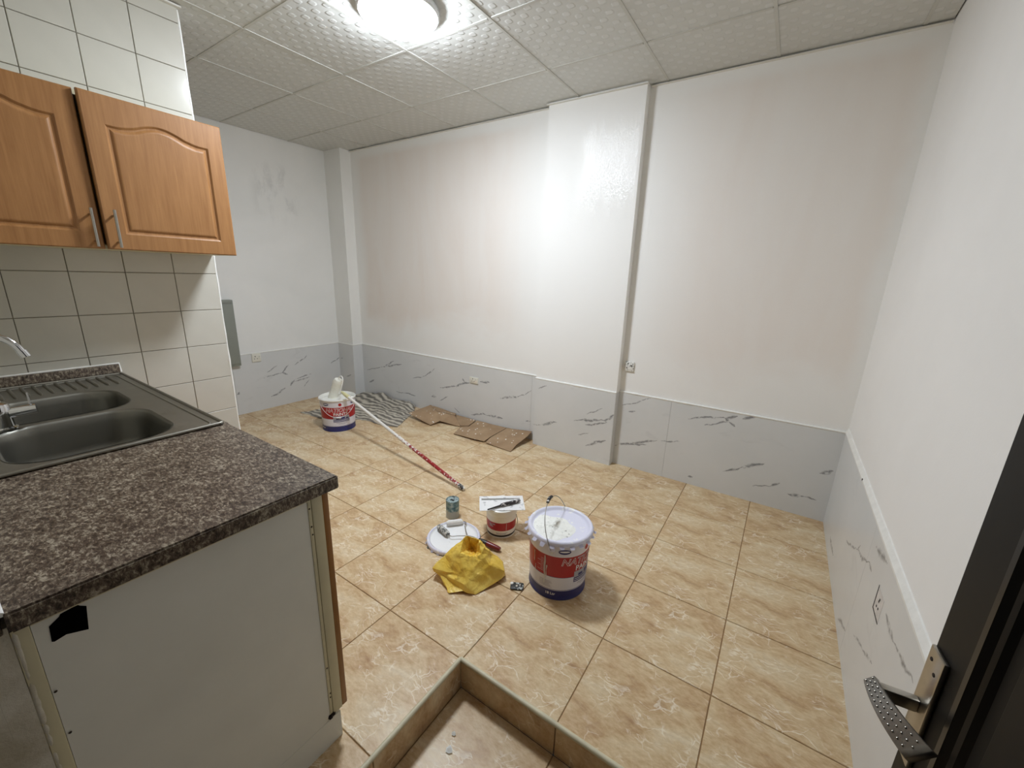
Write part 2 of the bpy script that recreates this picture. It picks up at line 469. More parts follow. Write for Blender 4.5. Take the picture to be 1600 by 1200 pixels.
def add_box(bm, lo, hi, bevel=0.0, seg=2):
    x0, y0, z0 = lo; x1, y1, z1 = hi
    vs = [bm.verts.new(c) for c in ((x0, y0, z0), (x1, y0, z0), (x1, y1, z0), (x0, y1, z0), (x0, y0, z1), (x1, y0, z1), (x1, y1, z1), (x0, y1, z1))]
    fs = [bm.faces.new([vs[i] for i in f]) for f in ((0, 3, 2, 1), (4, 5, 6, 7), (0, 1, 5, 4), (1, 2, 6, 5), (2, 3, 7, 6), (3, 0, 4, 7))]
    if bevel:
        es = set()
        for f in fs:
            es.update(f.edges)
        bmesh.ops.bevel(bm, geom=list(es), offset=bevel, segments=seg, affect='EDGES', profile=0.5)

def box(name, lo, hi, mat, parent=None, bevel=0.0, loc=None, seg=2):
    bm = bmesh.new()
    add_box(bm, lo, hi, bevel, seg)
    return finish(name, bm, mat, parent, loc, smooth=bevel > 0)

def add_lathe(bm, prof, seg=40, centre=(0, 0, 0), close=False):
    cx, cy, cz = centre
    rings = []
    for r, z in prof:
        if r < 1e-6:
            rings.append([bm.verts.new((cx, cy, cz + z))])
        else:
            rings.append([bm.verts.new((cx + r * math.cos(2 * math.pi * k / seg), cy + r * math.sin(2 * math.pi * k / seg), cz + z)) for k in range(seg)])
    for a, b in zip(rings, rings[1:]):
        if len(a) == 1 and len(b) == 1:
            continue
        for k in range(seg):
            k2 = (k + 1) % seg
            if len(a) == 1:
                bm.faces.new((a[0], b[k], b[k2]))
            elif len(b) == 1:
                bm.faces.new((a[k], a[k2], b[0]))
            else:
                bm.faces.new((a[k], a[k2], b[k2], b[k]))
    return rings

def lathe(name, prof, mat, parent=None, seg=40, loc=None, centre=(0, 0, 0), angle=40):
    bm = bmesh.new()
    add_lathe(bm, prof, seg, centre)
    return finish(name, bm, mat, parent, loc, smooth=True, angle=angle)

def add_tube(bm, pts, r, seg=10, caps=True):
    pts = [Vector(p) for p in pts]
    rad = r if isinstance(r, (list, tuple)) else [r] * len(pts)
    t0 = (pts[1] - pts[0]).normalized()
    ref = Vector((0, 0, 1)) if abs(t0.z) < 0.9 else Vector((1, 0, 0))
    u = t0.cross(ref).normalized()
    rings = []
    for i, p in enumerate(pts):
        if i == 0: t = pts[1] - pts[0]
        elif i == len(pts) - 1: t = pts[-1] - pts[-2]
        else: t = (pts[i + 1] - pts[i]).normalized() + (pts[i] - pts[i - 1]).normalized()
        t.normalize()
        u = (u - t * u.dot(t)).normalized()
        v = t.cross(u)
        rings.append([bm.verts.new(p + (u * math.cos(2 * math.pi * k / seg) + v * math.sin(2 * math.pi * k / seg)) * rad[i]) for k in range(seg)])
    for a, b in zip(rings, rings[1:]):
        for k in range(seg):
            bm.faces.new((a[k], a[(k + 1) % seg], b[(k + 1) % seg], b[k]))
    if caps:
        bm.faces.new(rings[0][::-1])
        bm.faces.new(rings[-1])

def tube(name, pts, r, mat, parent=None, seg=10, loc=None):
    bm = bmesh.new()
    add_tube(bm, pts, r, seg)
    return finish(name, bm, mat, parent, loc, smooth=True, angle=50)

def spline(pts, n=8):
    """Catmull-Rom through pts"""
    P = [Vector(p) for p in pts]
    P = [P[0] * 2 - P[1]] + P + [P[-1] * 2 - P[-2]]
    out = []
    for i in range(1, len(P) - 2):
        for k in range(n):
            t = k / n
            a, b, c, d = P[i - 1], P[i], P[i + 1], P[i + 2]
            out.append(0.5 * ((2 * b) + (c - a) * t + (2 * a - 5 * b + 4 * c - d) * t * t + (3 * b - a - 3 * c + d) * t ** 3))
    out.append(P[-2])
    return out

def prism(name, outline, axis, lo, hi, mat, parent=None, loc=None, bevel=0.0):
    """extrude a 2-D outline along an axis between lo and hi"""
    bm = bmesh.new()
    def mk(a, b, t):
        if axis == 0: return (t, a, b)
        if axis == 1: return (a, t, b)
        return (a, b, t)
    f0 = [bm.verts.new(mk(a, b, lo)) for a, b in outline]
    f1 = [bm.verts.new(mk(a, b, hi)) for a, b in outline]
    bm.faces.new(f0[::-1]); top = bm.faces.new(f1)
    n = len(outline)
    for k in range(n):
        bm.faces.new((f0[k], f0[(k + 1) % n], f1[(k + 1) % n], f1[k]))
    if bevel:
        bmesh.ops.bevel(bm, geom=list(top.edges), offset=bevel, segments=2, affect='EDGES')
    return finish(name, bm, mat, parent, loc, smooth=bevel > 0)

def tag(o, label=None, cat=None, group=None, kind=None):
    if label: o['label'] = label
    if cat: o['category'] = cat
    if group: o['group'] = group
    if kind: o['kind'] = kind
    return o

def thing(name, label, cat, loc=(0, 0, 0), rotz=0.0, group=None):
    o = bpy.data.objects.new(name, None)
    o.empty_display_size = 0.05
    COL.objects.link(o)
    o.location = loc
    o.rotation_euler = (0, 0, rotz)
    return tag(o, label, cat, group)

# ================================================================== THE SETTING
# ---------------- floor
T = 0.4196
FX, FY = -0.8368, 0.9729
floor = None
bm = bmesh.new()
add_box(bm, (XL - 0.1, PIT_Y + 0.012, -0.06), (XR + 0.02, YB + 0.05, -0.004))
add_box(bm, (XL - 0.1, -0.3, -0.06), (PIT_X - 0.012, PIT_Y + 0.012, -0.004))
floor = finish('floor', bm, M['grout'])
tag(floor, 'beige veined ceramic tile floor of the room', 'floor', kind='structure')
JG = 0.0019
def clipped(name, x0, x1, y0, y1, ox, oy, z, mat, parent, th=0.009, share={}):
    if x1 - x0 < 0.012 or y1 - y0 < 0.012:
        return None
    key = tuple(round(v, 3) for v in (x0 - ox, x1 - ox, y0 - oy, y1 - oy, th))
    if key not in share:
        b = bmesh.new()
        add_box(b, (x0 - ox, y0 - oy, -th), (x1 - ox, y1 - oy, 0))
        bmesh.ops.bevel(b, geom=[e for e in b.edges if all(abs(v.co.z) < 1e-6 for v in e.verts)], offset=0.0015, segments=1, affect='EDGES')
        bmesh.ops.recalc_face_normals(b, faces=b.faces[:])
        me = bpy.data.meshes.new(name)
        b.to_mesh(me); b.free()
        me.materials.append(mat)
        share[key] = me
    o = bpy.data.objects.new(name, share[key])
    COL.objects.link(o)
    o.parent = parent
    o.location = (ox, oy, z)
    return o
for i in range(-10, 4):
    for j in range(-4, 6):
        x0, x1 = FX + i * T + JG, FX + (i + 1) * T - JG
        y0, y1 = FY + j * T + JG, FY + (j + 1) * T - JG
        cx, cy = FX + (i + 0.5) * T, FY + (j + 0.5) * T
        x0, x1, y0, y1 = max(x0, XL), min(x1, XR), max(y0, -0.3), min(y1, YB)
        if j < 0:
            x1 = min(x1, PIT_X - 0.014)
        clipped('floor_tile', x0, x1, y0, y1, cx, cy, 0.0, M['floor_tile'], floor)

# sunken entrance landing
pit = box('floor', (PIT_X - 0.2, -1.1, PIT_Z - 0.06), (XR + 0.02, PIT_Y, PIT_Z - 0.004), M['grout'])
tag(pit, 'sunken tiled entrance landing one step below the room', 'floor', kind='structure')
for i in range(0, 3):
    for j in range(-4, 0):
        x0, x1 = FX + i * T + JG, FX + (i + 1) * T - JG
        y0, y1 = FY + j * T + JG, FY + (j + 1) * T - JG
        clipped('floor_tile', max(x0, PIT_X), min(x1, XR), max(y0, -0.6), min(y1, PIT_Y), FX + (i + 0.5) * T + 0.0, FY + (j + 0.5) * T, PIT_Z, M['floor_tile'], pit)
# risers with rounded nosing strip
def nosing(o_lo, o_hi, along, parent, seed):
    """rounded cream edge strip"""
    bm = bmesh.new()
    R = 0.009
    (xa, ya), (xb, yb_) = o_lo, o_hi
    nseg = 40
    rings = []
    for k in range(nseg + 1):
        t = k / nseg
        cx, cy = xa + (xb - xa) * t, ya + (yb_ - ya) * t
        r = R * (1 + 0.12 * noise.noise(Vector((t * 14 + seed, 0, 0))))
        ring = []
        for a in range(10):
            an = 2 * math.pi * a / 10
            if along == 'y': ring.append(bm.verts.new((cx + r * math.cos(an), cy, -0.0035 + r * math.sin(an))))
            else: ring.append(bm.verts.new((cx, cy + r * math.cos(an), -0.0035 + r * math.sin(an))))
        rings.append(ring)
    for a, b in zip(rings, rings[1:]):
        for k in range(10):
            bm.faces.new((a[k], a[(k + 1) % 10], b[(k + 1) % 10], b[k]))
    return finish('edge_strip', bm, M['nosing'], parent, smooth=True, angle=80)
M['nosing'] = plain('cream_edge_grout', (206, 198, 170), 0.5, var=0.12, vscale=18, bump=0.2)
M['riser'] = plain('olive_riser_tile', (196, 178, 138), 0.4, var=0.14, vscale=9)
def riser(idx, label, boxes, nos, along):
    r = thing('trim_%d' % idx, label, 'step edge')
    r['kind'] = 'structure'
    for lo, hi in boxes:
        box('riser_tile', lo, hi, M['floor_tile'], r, bevel=0.0015)
    nosing(nos[0], nos[1], along, r, idx * 3.7)
    return r
riser(1, 'left side of the step down into the entrance landing, cream nosing', [((PIT_X - 0.014, -0.3, PIT_Z), (PIT_X, FY - T * 1 - JG, -0.006)), ((PIT_X - 0.014, FY - T + JG, PIT_Z), (PIT_X, PIT_Y, -0.006))], ((PIT_X - 0.007, -0.3), (PIT_X - 0.007, PIT_Y + 0.007)), 'y')
riser(2, 'far side of the step down into the entrance landing, cream nosing', [((PIT_X, PIT_Y, PIT_Z), (FX + T - JG, PIT_Y + 0.014, -0.006)), ((FX + T + JG, PIT_Y, PIT_Z), (FX + 2 * T - JG, PIT_Y + 0.014, -0.006)), ((FX + 2 * T + JG, PIT_Y, PIT_Z), (XR, PIT_Y + 0.014, -0.006))], ((PIT_X - 0.007, PIT_Y + 0.007), (XR, PIT_Y + 0.007)), 'x')

# ---------------- walls
wall_back = box('wall_back', (XL - 0.15, YB + 0.006, -0.05), (XR + 0.15, YB + 0.2, H + 0.1), M['back_wall'])
tag(wall_back, 'long back wall, patchy white paint over pinkish beige', 'wall', kind='structure')
box('pilaster', (-1.722, 2.992, 0.0), (-1.0, YB + 0.05, H + 0.05), M['back_wall'], wall_back)
box('corner_pilaster', (XL - 0.02, 2.932, 0.0), (-4.2, YB + 0.05, H + 0.05), M['white_wall'], wall_back)
wall_right = box('wall_right', (XR + 0.006, -1.1, -0.2), (XR + 0.2, YB + 0.1, H + 0.1), M['right_wall'])
tag(wall_right, 'plain white right wall beside the dark door', 'wall', kind='structure')
wall_left = box('wall_left', (XL - 0.2, -0.3, -0.05), (XL - 0.006, YB + 0.1, H + 0.1), M['left_wall'])
tag(wall_left, 'far left white wall with a grey stain near the ceiling', 'wall', kind='structure')
KX_ = -0.976
# front wall with the doorway the photograph is taken from
bm = bmesh.new()
add_box(bm, (XL - 0.2, -1.1, -0.2), (-0.977, -0.032, H + 0.1))
add_box(bm, (-0.98, -0.3, 2.05), (XR + 0.1, -0.032, H + 0.1))
add_box(bm, (XT + 0.02, -0.0318, -0.2), (KX_ - 0.001, -0.0005, 0.884))
wall_front = finish('wall_front', bm, M['plaster'])
tag(wall_front, 'rough plastered wall end beside the kitchen counter', 'wall', kind='structure')

# tiled kitchen wall
wall_kit = box('wall_kitchen', (XT - 0.13, -0.032, -0.05), (XT - 0.006, YT - 0.004, H + 0.06), M['wall_grout'])
tag(wall_kit, 'kitchen wall of square white tiles behind sink and cupboards', 'wall', kind='structure')
box('end_plaster', (XT - 0.13, YT - 0.006, 0), (XT - 0.008, YT, H), M['white_wall'], wall_kit)
ZL = [0.022 + 0.2 * k for k in range(14)] + [H - 0.012]
YL = [YT - 0.198 * k for k in range(7)]
tile_me = {}
for k in range(len(YL) - 1):
    for q in range(0, len(ZL) - 1):
        y1, y0 = YL[k] - (0.0 if k == 0 else 0.0013), YL[k + 1] + 0.0013
        z0, z1 = ZL[q] + 0.0013, ZL[q + 1] - 0.0013
        y0 = max(y0, -0.03)
        if y1 - y0 < 0.01: continue
        key = (round(y1 - y0, 4), round(z1 - z0, 4))
        if key not in tile_me:
            b = bmesh.new()
            add_box(b, (-0.008, -(y1 - y0) / 2, -(z1 - z0) / 2), (0, (y1 - y0) / 2, (z1 - z0) / 2))
            bmesh.ops.bevel(b, geom=[e for e in b.edges if all(abs(v.co.x) < 1e-6 for v in e.verts)], offset=0.0018, segments=1, affect='EDGES')
            bmesh.ops.recalc_face_normals(b, faces=b.faces[:])
            me = bpy.data.meshes.new('wall_tile'); b.to_mesh(me); b.free()
            me.materials.append(M['wall_tile'])
            tile_me[key] = me
        o = bpy.data.objects.new('wall_tile', tile_me[key])
        COL.objects.link(o); o.parent = wall_kit
        o.location = (XT + random.uniform(-0.0006, 0.0006), (y0 + y1) / 2, (z0 + z1) / 2)
        o.rotation_euler = (0, random.uniform(-0.002, 0.002), random.uniform(-0.002, 0.002))

def bead(name, pts, r, mat, parent, seed=0.0, jit=0.35, step=0.04):
    """uneven hand-run bead of filler along a polyline"""
    P = []
    for a, b in zip(pts, pts[1:]):
        a, b = Vector(a), Vector(b)
        n = max(1, int((b - a).length / step))
        P += [a + (b - a) * (k / n) for k in range(n)]
    P.append(Vector(pts[-1]))
    rad = [r * (1 + jit * noise.noise(Vector((k * 0.45 + seed, seed, 0)))) for k in range(len(P))]
    bm = bmesh.new()
    add_tube(bm, P, rad, 7)
    return finish(name, bm, mat, parent, smooth=True, angle=80)
b = bead('trim_3', [(XT - 0.004, YT, 0.0), (XT - 0.004, YT, H - 0.02)], 0.006, M['caulk'], None, 2.2, 0.6)
tag(b, 'uneven white filler down the free edge of the tiled wall', 'trim', kind='structure')

# ---------------- marble dado: panels with a white painted bead on top
def dado(side_wall, name, mat, axis, at, thick, breaks, z1=ZD, sign=-1):
    """panels along a wall; at = face coordinate, breaks = joints along the wall"""
    for a, b_ in zip(breaks, breaks[1:]):
        a, b_ = min(a, b_), max(a, b_)
        g = 0.0006
        if axis == 0:
            lo, hi = (a + g, min(at, at - sign * thick), 0.0), (b_ - g, max(at, at - sign * thick), z1)
        else:
            lo, hi = (min(at, at - sign * thick), a + g, 0.0), (max(at, at - sign * thick), b_ - g, z1)
        near = [q for q in mat if max(q[0], q[2]) > a - 0.04 and min(q[0], q[2]) < b_ + 0.04]
        box('marble_panel', lo, hi, marble('grey_marble', near, axis), side_wall)
dado(wall_back, 'm', V_BACK, 0, YB - 0.003, 0.012, [-4.2 + 0.004, -3.0, -1.8, -1.722])
dado(wall_back, 'm', V_BACK, 0, YB - 0.003, 0.012, [-1.0, -0.6, XR])
dado(wall_back, 'm', V_PIL, 0, 2.982, 0.012, [-1.722, -1.0])
dado(wall_back, 'm', V_LEFT, 1, -1.0 + 0.002, 0.008, [2.983, YB], sign=1)
dado(wall_back, 'm', V_BACK, 0, 2.924, 0.012, [XL, -4.2 + 0.004])
dado(wall_back, 'm', V_LEFT, 1, -4.2 + 0.006, 0.01, [2.925, YB], sign=1)
dado(wall_left, 'm', V_LEFT, 1, XL + 0.003, 0.012, [-0.02, 0.55, 1.75, 2.924], sign=1)
dado(wall_right, 'm', V_RIGHT, 1, XR - 0.003, 0.012, [PIT_Y + 0.02, 1.9, YB], sign=-1)
zt = ZD + 0.002
b = bead('trim_4', [(-4.195, YB, zt), (-1.722, YB, zt)], 0.007, M['caulk'], None, 1.0, 0.3)
tag(b, 'white painted bead on the marble dado left of the pilaster', 'trim', kind='structure')
b = bead('trim_5', [(-1.724, 2.987, zt), (-0.999, 2.987, zt)], 0.008, M['caulk'], None, 5.0, 0.4)
tag(b, 'white painted bead on the marble dado across the pilaster', 'trim', kind='structure')
b = bead('trim_6', [(-0.995, YB, zt), (XR, YB, zt)], 0.007, M['caulk'], None, 9.0, 0.3)
tag(b, 'white painted bead on the marble dado right of the pilaster', 'trim', kind='structure')
b = bead('trim_7', [(XL, -0.02, zt), (XL, 2.925, zt), (-4.196, 2.926, zt), (-4.196, YB, zt)], 0.006, M['caulk'], None, 12.0, 0.3)
tag(b, 'white painted bead on the marble dado of the far left wall', 'trim', kind='structure')
b = prism('trim_8', [(XR - 0.006, ZD - 0.002), (XR + 0.01, ZD - 0.002), (XR + 0.01, ZD + 0.034), (XR + 0.002, ZD + 0.03), (XR - 0.007, ZD + 0.008)], 1, PIT_Y + 0.02, YB - 0.006, M['caulk'])
tag(b, 'thick white sloping ledge along the right wall dado', 'trim', kind='structure')
box('gap', (XR - 0.008, 2.30, ZD + 0.004), (XR - 0.001, 2.312, ZD + 0.012), M['dark_hole'], b)

# ---------------- ceiling: grid bars and lay-in tiles
ceiling = box('ceiling', (XL - 0.2, -0.3, H + 0.012), (XR + 0.2, YB + 0.2, H + 0.08), M['ceil_void'])
tag(ceiling, 'suspended ceiling of square embossed white tiles', 'ceiling', kind='structure')
GX, GY, G = -3.2844, 1.3406, 0.6
ctile = {}
for i in range(-3, 8):
    for j in range(-4, 4):
        x0, x1 = GX + i * G + 0.004, GX + (i + 1) * G - 0.004
        y0, y1 = GY + j * G + 0.004, GY + (j + 1) * G - 0.004
        cx, cy = GX + (i + 0.5) * G, GY + (j + 0.5) * G
        x0, x1, y0, y1 = max(x0, XL), min(x1, XR), max(y0, -0.03), min(y1, YB)
        if x1 - x0 < 0.02 or y1 - y0 < 0.02: continue
        key = tuple(round(v, 3) for v in (x0 - cx, x1 - cx, y0 - cy, y1 - cy))
        if key not in ctile:
            b = bmesh.new(); add_box(b, (x0 - cx, y0 - cy, 0), (x1 - cx, y1 - cy, 0.008))
            bmesh.ops.recalc_face_normals(b, faces=b.faces[:])
            me = bpy.data.meshes.new('ceiling_tile'); b.to_mesh(me); b.free()
            me.materials.append(M['ceil_tile'])
            ctile[key] = me
        o = bpy.data.objects.new('ceiling_tile', ctile[key]); COL.objects.link(o)
        o.parent = ceiling
        o.location = (cx, cy, H + random.uniform(0, 0.002))
        o.rotation_euler = (random.uniform(-0.0016, 0.0016), random.uniform(-0.0016, 0.0016), 0)
for i in range(-1, 7):
    x = GX + i * G
    if XL < x < XR:
        box('grid_bar', (x - 0.008, -0.03, H - 0.003), (x + 0.008, YB, H + 0.004), M['ceil_grid'], ceiling, bevel=0.001, seg=1)
for j in range(-2, 3):
    y = GY + j * G
    if -0.03 < y < YB:
        for i in range(-2, 7):
            a, c = max(XL, GX + i * G + 0.012), min(XR, GX + (i + 1) * G - 0.012)
            if c - a > 0.03:
                box('grid_bar', (a, y - 0.008, H - 0.0025), (c, y + 0.008, H + 0.004), M['ceil_grid'], ceiling, bevel=0.001, seg=1)
M['cornice'] = plain('white_wall_angle', (224, 222, 214), 0.5, var=0.05)
box('wall_angle', (-4.2, YB - 0.016, H - 0.012), (-1.73, YB + 0.006, H - 0.009), M['cornice'], ceiling)
box('wall_angle', (-0.99, YB - 0.016, H - 0.012), (XR, YB + 0.006, H - 0.009), M['cornice'], ceiling)
box('wall_angle', (-1.735, 2.975, H - 0.016), (-0.99, 2.993, H - 0.010), M['cornice'], ceiling)
b = box('trim_9', (XT - 0.008, -0.03, H - 0.014), (XT + 0.02, YT + 0.012, H - 0.006), M['cornice'])
tag(b, 'white strip between tiled kitchen wall and ceiling', 'trim', kind='structure')

# ================================================================== CEILING LAMP (the room's only light)
LX, LY, LR = -1.812, 1.645, 0.190
lamp = thing('ceiling_lamp', 'round white flush ceiling lamp, glowing, with sparkly rim', 'lamp', (LX, LY, H))
nd = N('lit_lamp_diffuser')
nd.set(Base_Color=(0.9, 0.9, 0.9, 1), Roughness=0.4)
nd.b.inputs['Emission Color'].default_value = LAMP_COLOR
nd.b.inputs['Emission Strength'].default_value = LAMP_STRENGTH
prof = [(LR * 0.93, -0.022)]
for k in range(1, 9):
    a = math.pi / 2 * k / 8
    prof.append((LR * 0.93 * math.cos(a) ** 0.35 if k < 8 else 0.0, -0.022 - 0.058 * math.sin(a)))
lathe('diffuser', prof, nd.m, lamp, seg=48)
M['lamp_rim'] = plain('clear_crystal_rim', (236, 240, 244), 0.12, var=0.08, vscale=60, bump=0.8, bscale=90)
lathe('base_ring', [(LR * 0.2, -0.002), (LR * 1.0, -0.002), (LR * 1.03, -0.010), (LR * 1.03, -0.026), (LR * 0.985, -0.034), (LR * 0.94, -0.030), (LR * 0.93, -0.020)], M['lamp_rim'], lamp, seg=64)

# ================================================================== KITCHEN
# ---------------- wall cupboard with two arched doors
CX0, CX1 = XT + 0.002, -2.478          # back and front of the carcass
CZ0, CZ1 = 1.522, 2.120
CY0, CY1 = 0.05, 1.06
cup = thing('wall_cupboard', 'beech wall cupboard with two arched doors above the sink', 'cupboard', (CX0, (CY0 + CY1) / 2, CZ0))
def loc_(lo, hi, root):
    l = root.location
    return tuple(a - b for a, b in zip(lo, l)), tuple(a - b for a, b in zip(hi, l))
bm = bmesh.new()
l = cup.location
for lo, hi in (((CX0, CY0, CZ0), (CX1, CY1, CZ0 + 0.018)), ((CX0, CY0, CZ1 - 0.018), (CX1, CY1, CZ1)), ((CX0, CY0, CZ0 + 0.018), (CX1, CY0 + 0.018, CZ1 - 0.018)), ((CX0, CY1 - 0.018, CZ0 + 0.018), (CX1, CY1, CZ1 - 0.018)), ((CX0, CY0 + 0.018, CZ0 + 0.018), (CX0 + 0.006, CY1 - 0.018, CZ1 - 0.018))):
    a, c = loc_(lo, hi, cup)
    add_box(bm, a, c)
finish('carcass', bm, M['cream_board'], cup)

def arch_loop(w, h, ml, mb, mt, rise, off):
    """outline of the arched field (y to the right, z up), inset by off; fixed point count"""
    y0, y1 = ml + off, w - ml - off
    z0 = mb + off
    zs = h - mt - off
    pts = []
    nb, ns, na = 10, 12, 28
    for k in range(nb): pts.append((y0 + (y1 - y0) * k / nb, z0))
    for k in range(ns): pts.append((y1, z0 + (zs - z0) * k / ns))
    sh = 0.085 * (y1 - y0)
    for k in range(na):
        t = k / na
        y = y1 + (y0 - y1) * t
        d = min(max((min(y - y0, y1 - y) - sh), 0) / ((y1 - y0) / 2 - sh), 1)
        d = d * d * (3 - 2 * d) if d < 0.25 else (0.15625 + (d - 0.25) * 1.0 if d < 0.4 else 0.30625 + (1 - 0.30625) * math.sin((d - 0.4) / 0.6 * math.pi / 2))
        pts.append((y, zs + rise * d))
    for k in range(ns): pts.append((y0, zs + (z0 - zs) * k / ns))
    return pts
def rect_loop(w, h, ref, inset=0.0):
    """points on the rectangle matching the parameterisation of ref"""
    nb, ns, na = 10, 12, 28
    a, c = inset, w - inset
    d, e = inset, h - inset
    pts = []
    for k in range(nb): pts.append((a + (c - a) * k / nb, d))
    for k in range(ns): pts.append((c, d + (e - d) * k / ns))
    for k in range(na): pts.append((c + (a - c) * k / na, e))
    for k in range(ns): pts.append((a, e + (d - e) * k / ns))
    return pts
def arched_door(w, h, th=0.019, ml=0.068, mb=0.068, mt=0.112, rise=0.038):
    """door leaf in local coords: y 0..w, z 0..h, front at x = 0, back at x = -th"""
    bm = bmesh.new()
    loops = [(rect_loop(w, h, None, 0.0), -th), (rect_loop(w, h, None, 0.0), -0.004), (rect_loop(w, h, None, 0.004), 0.0)]
    for off, dep in ((-0.003, 0.0), (0.0, -0.002), (0.005, -0.0065), (0.011, -0.0068), (0.016, -0.003), (0.020, -0.001), (0.024, -0.0004)):
        loops.append((arch_loop(w, h, ml, mb, mt, rise, off), dep))
    rings = [[bm.verts.new((x, y, z)) for y, z in pts] for pts, x in loops]
    n = len(rings[0])
    for a, b in zip(rings, rings[1:]):
        for k in range(n):
            bm.faces.new((a[k], a[(k + 1) % n], b[(k + 1) % n], b[k]))
    bm.faces.new(rings[-1])
    bm.faces.new(rings[0][::-1])
    return bm
def bar_handle(parent, y, z0, z1, x=0.0):
    h = tube('handle', [(x + 0.028, y, z0), (x + 0.028, y, z1)], 0.0055, M['satin_nickel'], parent, 12)
    for z in (z0 + 0.022, z1 - 0.022):
        tube('handle_post', [(0, y, z), (x + 0.024, y, z)], 0.0042, M['satin_nickel'], h, 8)
DW = 0.501
dr = finish('door', arched_door(DW, CZ1 - CZ0), M['wood'], cup)
hz = CY1                                # right door hinges at its far edge and stands a little ajar
ang = math.radians(2.4)
dr.location = (CX1 + 0.0205 + DW * math.sin(ang) - l.x, hz - DW * math.cos(ang) - l.y, CZ0 - l.z)
dr.rotation_euler = (0, 0, ang)
dr['label'] = 'right cupboard door, standing slightly ajar'
bar_handle(dr, 0.033, 0.008, 0.158)
dl = finish('door', arched_door(DW, CZ1 - CZ0), M['wood'], cup)
dl.location = (CX1 + 0.0205 - l.x, CY0 + 0.001 - l.y, CZ0 - l.z)
dl['label'] = 'left cupboard door, shut'
bar_handle(dl, DW - 0.026, 0.008, 0.158)

# ---------------- base cabinet
KX, KZ, KT = -0.976, 0.925, 0.036       # end-panel face, worktop height, thickness
base = thing('base_cabinet', 'white base cabinet with brown doors under the granite worktop', 'cabinet', (-1.86, 0.28, 0.0))
l = base.location
def part(name, lo, hi, mat, bevel=0.0, parent=base):
    a, c = loc_(lo, hi, base)
    return box(name, a, c, mat, parent, bevel)
ZK = KZ - KT
part('side_panel', (KX - 0.016, 0.022, 0.10), (KX - 0.004, 0.520, ZK - 0.022), M['white_board'])
part('front_stile', (KX - 0.02, 0.521, 0.112), (KX, 0.552, ZK - 0.001), M['cream_board'], 0.002)
part('stile_lip', (KX - 0.02, 0.511, 0.112), (KX - 0.002, 0.5205, ZK - 0.02), M['cream_board'], 0.001)
part('rear_stile', (KX - 0.02, 0.0, 0.0), (KX - 0.0025, 0.0215, ZK - 0.001), M['cream_board'], 0.002)
bead('filler', [Vector(q) - l for q in ((KX - 0.006, 0.001, 0.0), (KX - 0.006, 0.003, 0.45), (KX - 0.006, 0.004, ZK - 0.004))], 0.0045, M['plaster'], base, 3.0, 1.2, 0.012)
part('top_rail', (KX - 0.02, 0.022, ZK - 0.022), (KX - 0.001, 0.5205, ZK - 0.001), M['cream_board'], 0.002)
part('plinth', (XT + 0.01, 0.022, 0.0), (KX - 0.003, 0.545, 0.100), M['white_board'])
part('floor_board', (XT + 0.01, 0.03, 0.1005), (KX - 0.021, 0.545, 0.118), M['white_board'])
part('back_board', (XT + 0.01, 0.0, 0.12), (KX - 0.021, 0.008, ZK - 0.25), M['white_board'])
nd_ = 4
wd = (KX - (XT + 0.012)) / nd_
for k in range(nd_):
    a = XT + 0.012 + k * wd
    d = part('door', (a + 0.0015, 0.5525, 0.112), (a + wd - 0.0015, 0.571, ZK - 0.012), M['wood_edge'], 0.003)
    tube('handle', [(a + wd * (0.9 if k % 2 == 0 else 0.1) - l.x, 0.600 - l.y, ZK - 0.19), (a + wd * (0.9 if k % 2 == 0 else 0.1) - l.x, 0.600 - l.y, ZK - 0.04)], 0.0055, M['satin_nickel'], d, 10)
tape = prism('tape_patch', [(y - l.y, z) for y, z in [(0.041, 0.85), (0.055, 0.86), (0.057, 0.864), (0.079, 0.867), (0.082, 0.863), (0.089, 0.857), (0.084, 0.809), (0.057, 0.820), (0.042, 0.817), (0.039, 0.819)]], 0, KX - 0.0042 - l.x, KX - 0.0030 - l.x, M['black'], base)
tape['label'] = 'irregular patch of black tape'
M['rust'] = plain('rusty_nail', (58, 44, 30), 0.8, var=0.3, vscale=80)
for y, z in ((0.516, 0.79), (0.517, 0.765), (0.516, 0.30), (0.518, 0.20), (0.517, 0.185), (0.026, 0.72), (0.027, 0.62), (0.515, 0.845)):
    lathe('nail', [(0, 0.0014), (0.002, 0.001), (0.0026, 0)], M['rust'], base, 8, loc=(KX - 0.002 - l.x, y - l.y, z)).rotation_euler = (0, math.pi / 2, 0)
bm = bmesh.new()
for k in range(5):
    a = k * 1.3
    bmesh.ops.create_icosphere(bm, subdivisions=1, radius=0.005 + 0.003 * (k % 2), matrix=Matrix.Translation((KX - 0.003 - l.x, 0.515 + 0.006 * math.sin(a) - l.y, 0.113 + 0.004 * math.cos(a))))
finish('rot_spot', bm, M['dark_hole'], base)

# ---------------- worktop (granite laminate) with the opening for the bowls
def plate_with_holes(outer, holes, z):
    bm = bmesh.new()
    es = []
    for lp in [outer] + holes:
        vs = [bm.verts.new((x, y, z)) for x, y in lp]
        es += [bm.edges.new((vs[k], vs[(k + 1) % len(vs)])) for k in range(len(vs))]
    bmesh.ops.triangle_fill(bm, use_beauty=True, edges=es)
    return bm
def rrect(x0, x1, y0, y1, r, n=8):
    pts = []
    for cx, cy, a0 in ((x1 - r, y1 - r, 0), (x0 + r, y1 - r, 90), (x0 + r, y0 + r, 180), (x1 - r, y0 + r, 270)):
        for k in range(n + 1):
            a = math.radians(a0 + 90 * k / n)
            pts.append((cx + r * math.cos(a), cy + r * math.sin(a)))
    return pts
WX1, WY1 = -0.946, 0.587
top = thing('worktop', 'brown speckled granite-look worktop around the steel sink', 'worktop', (-1.86, 0.28, ZK))
l = top.location
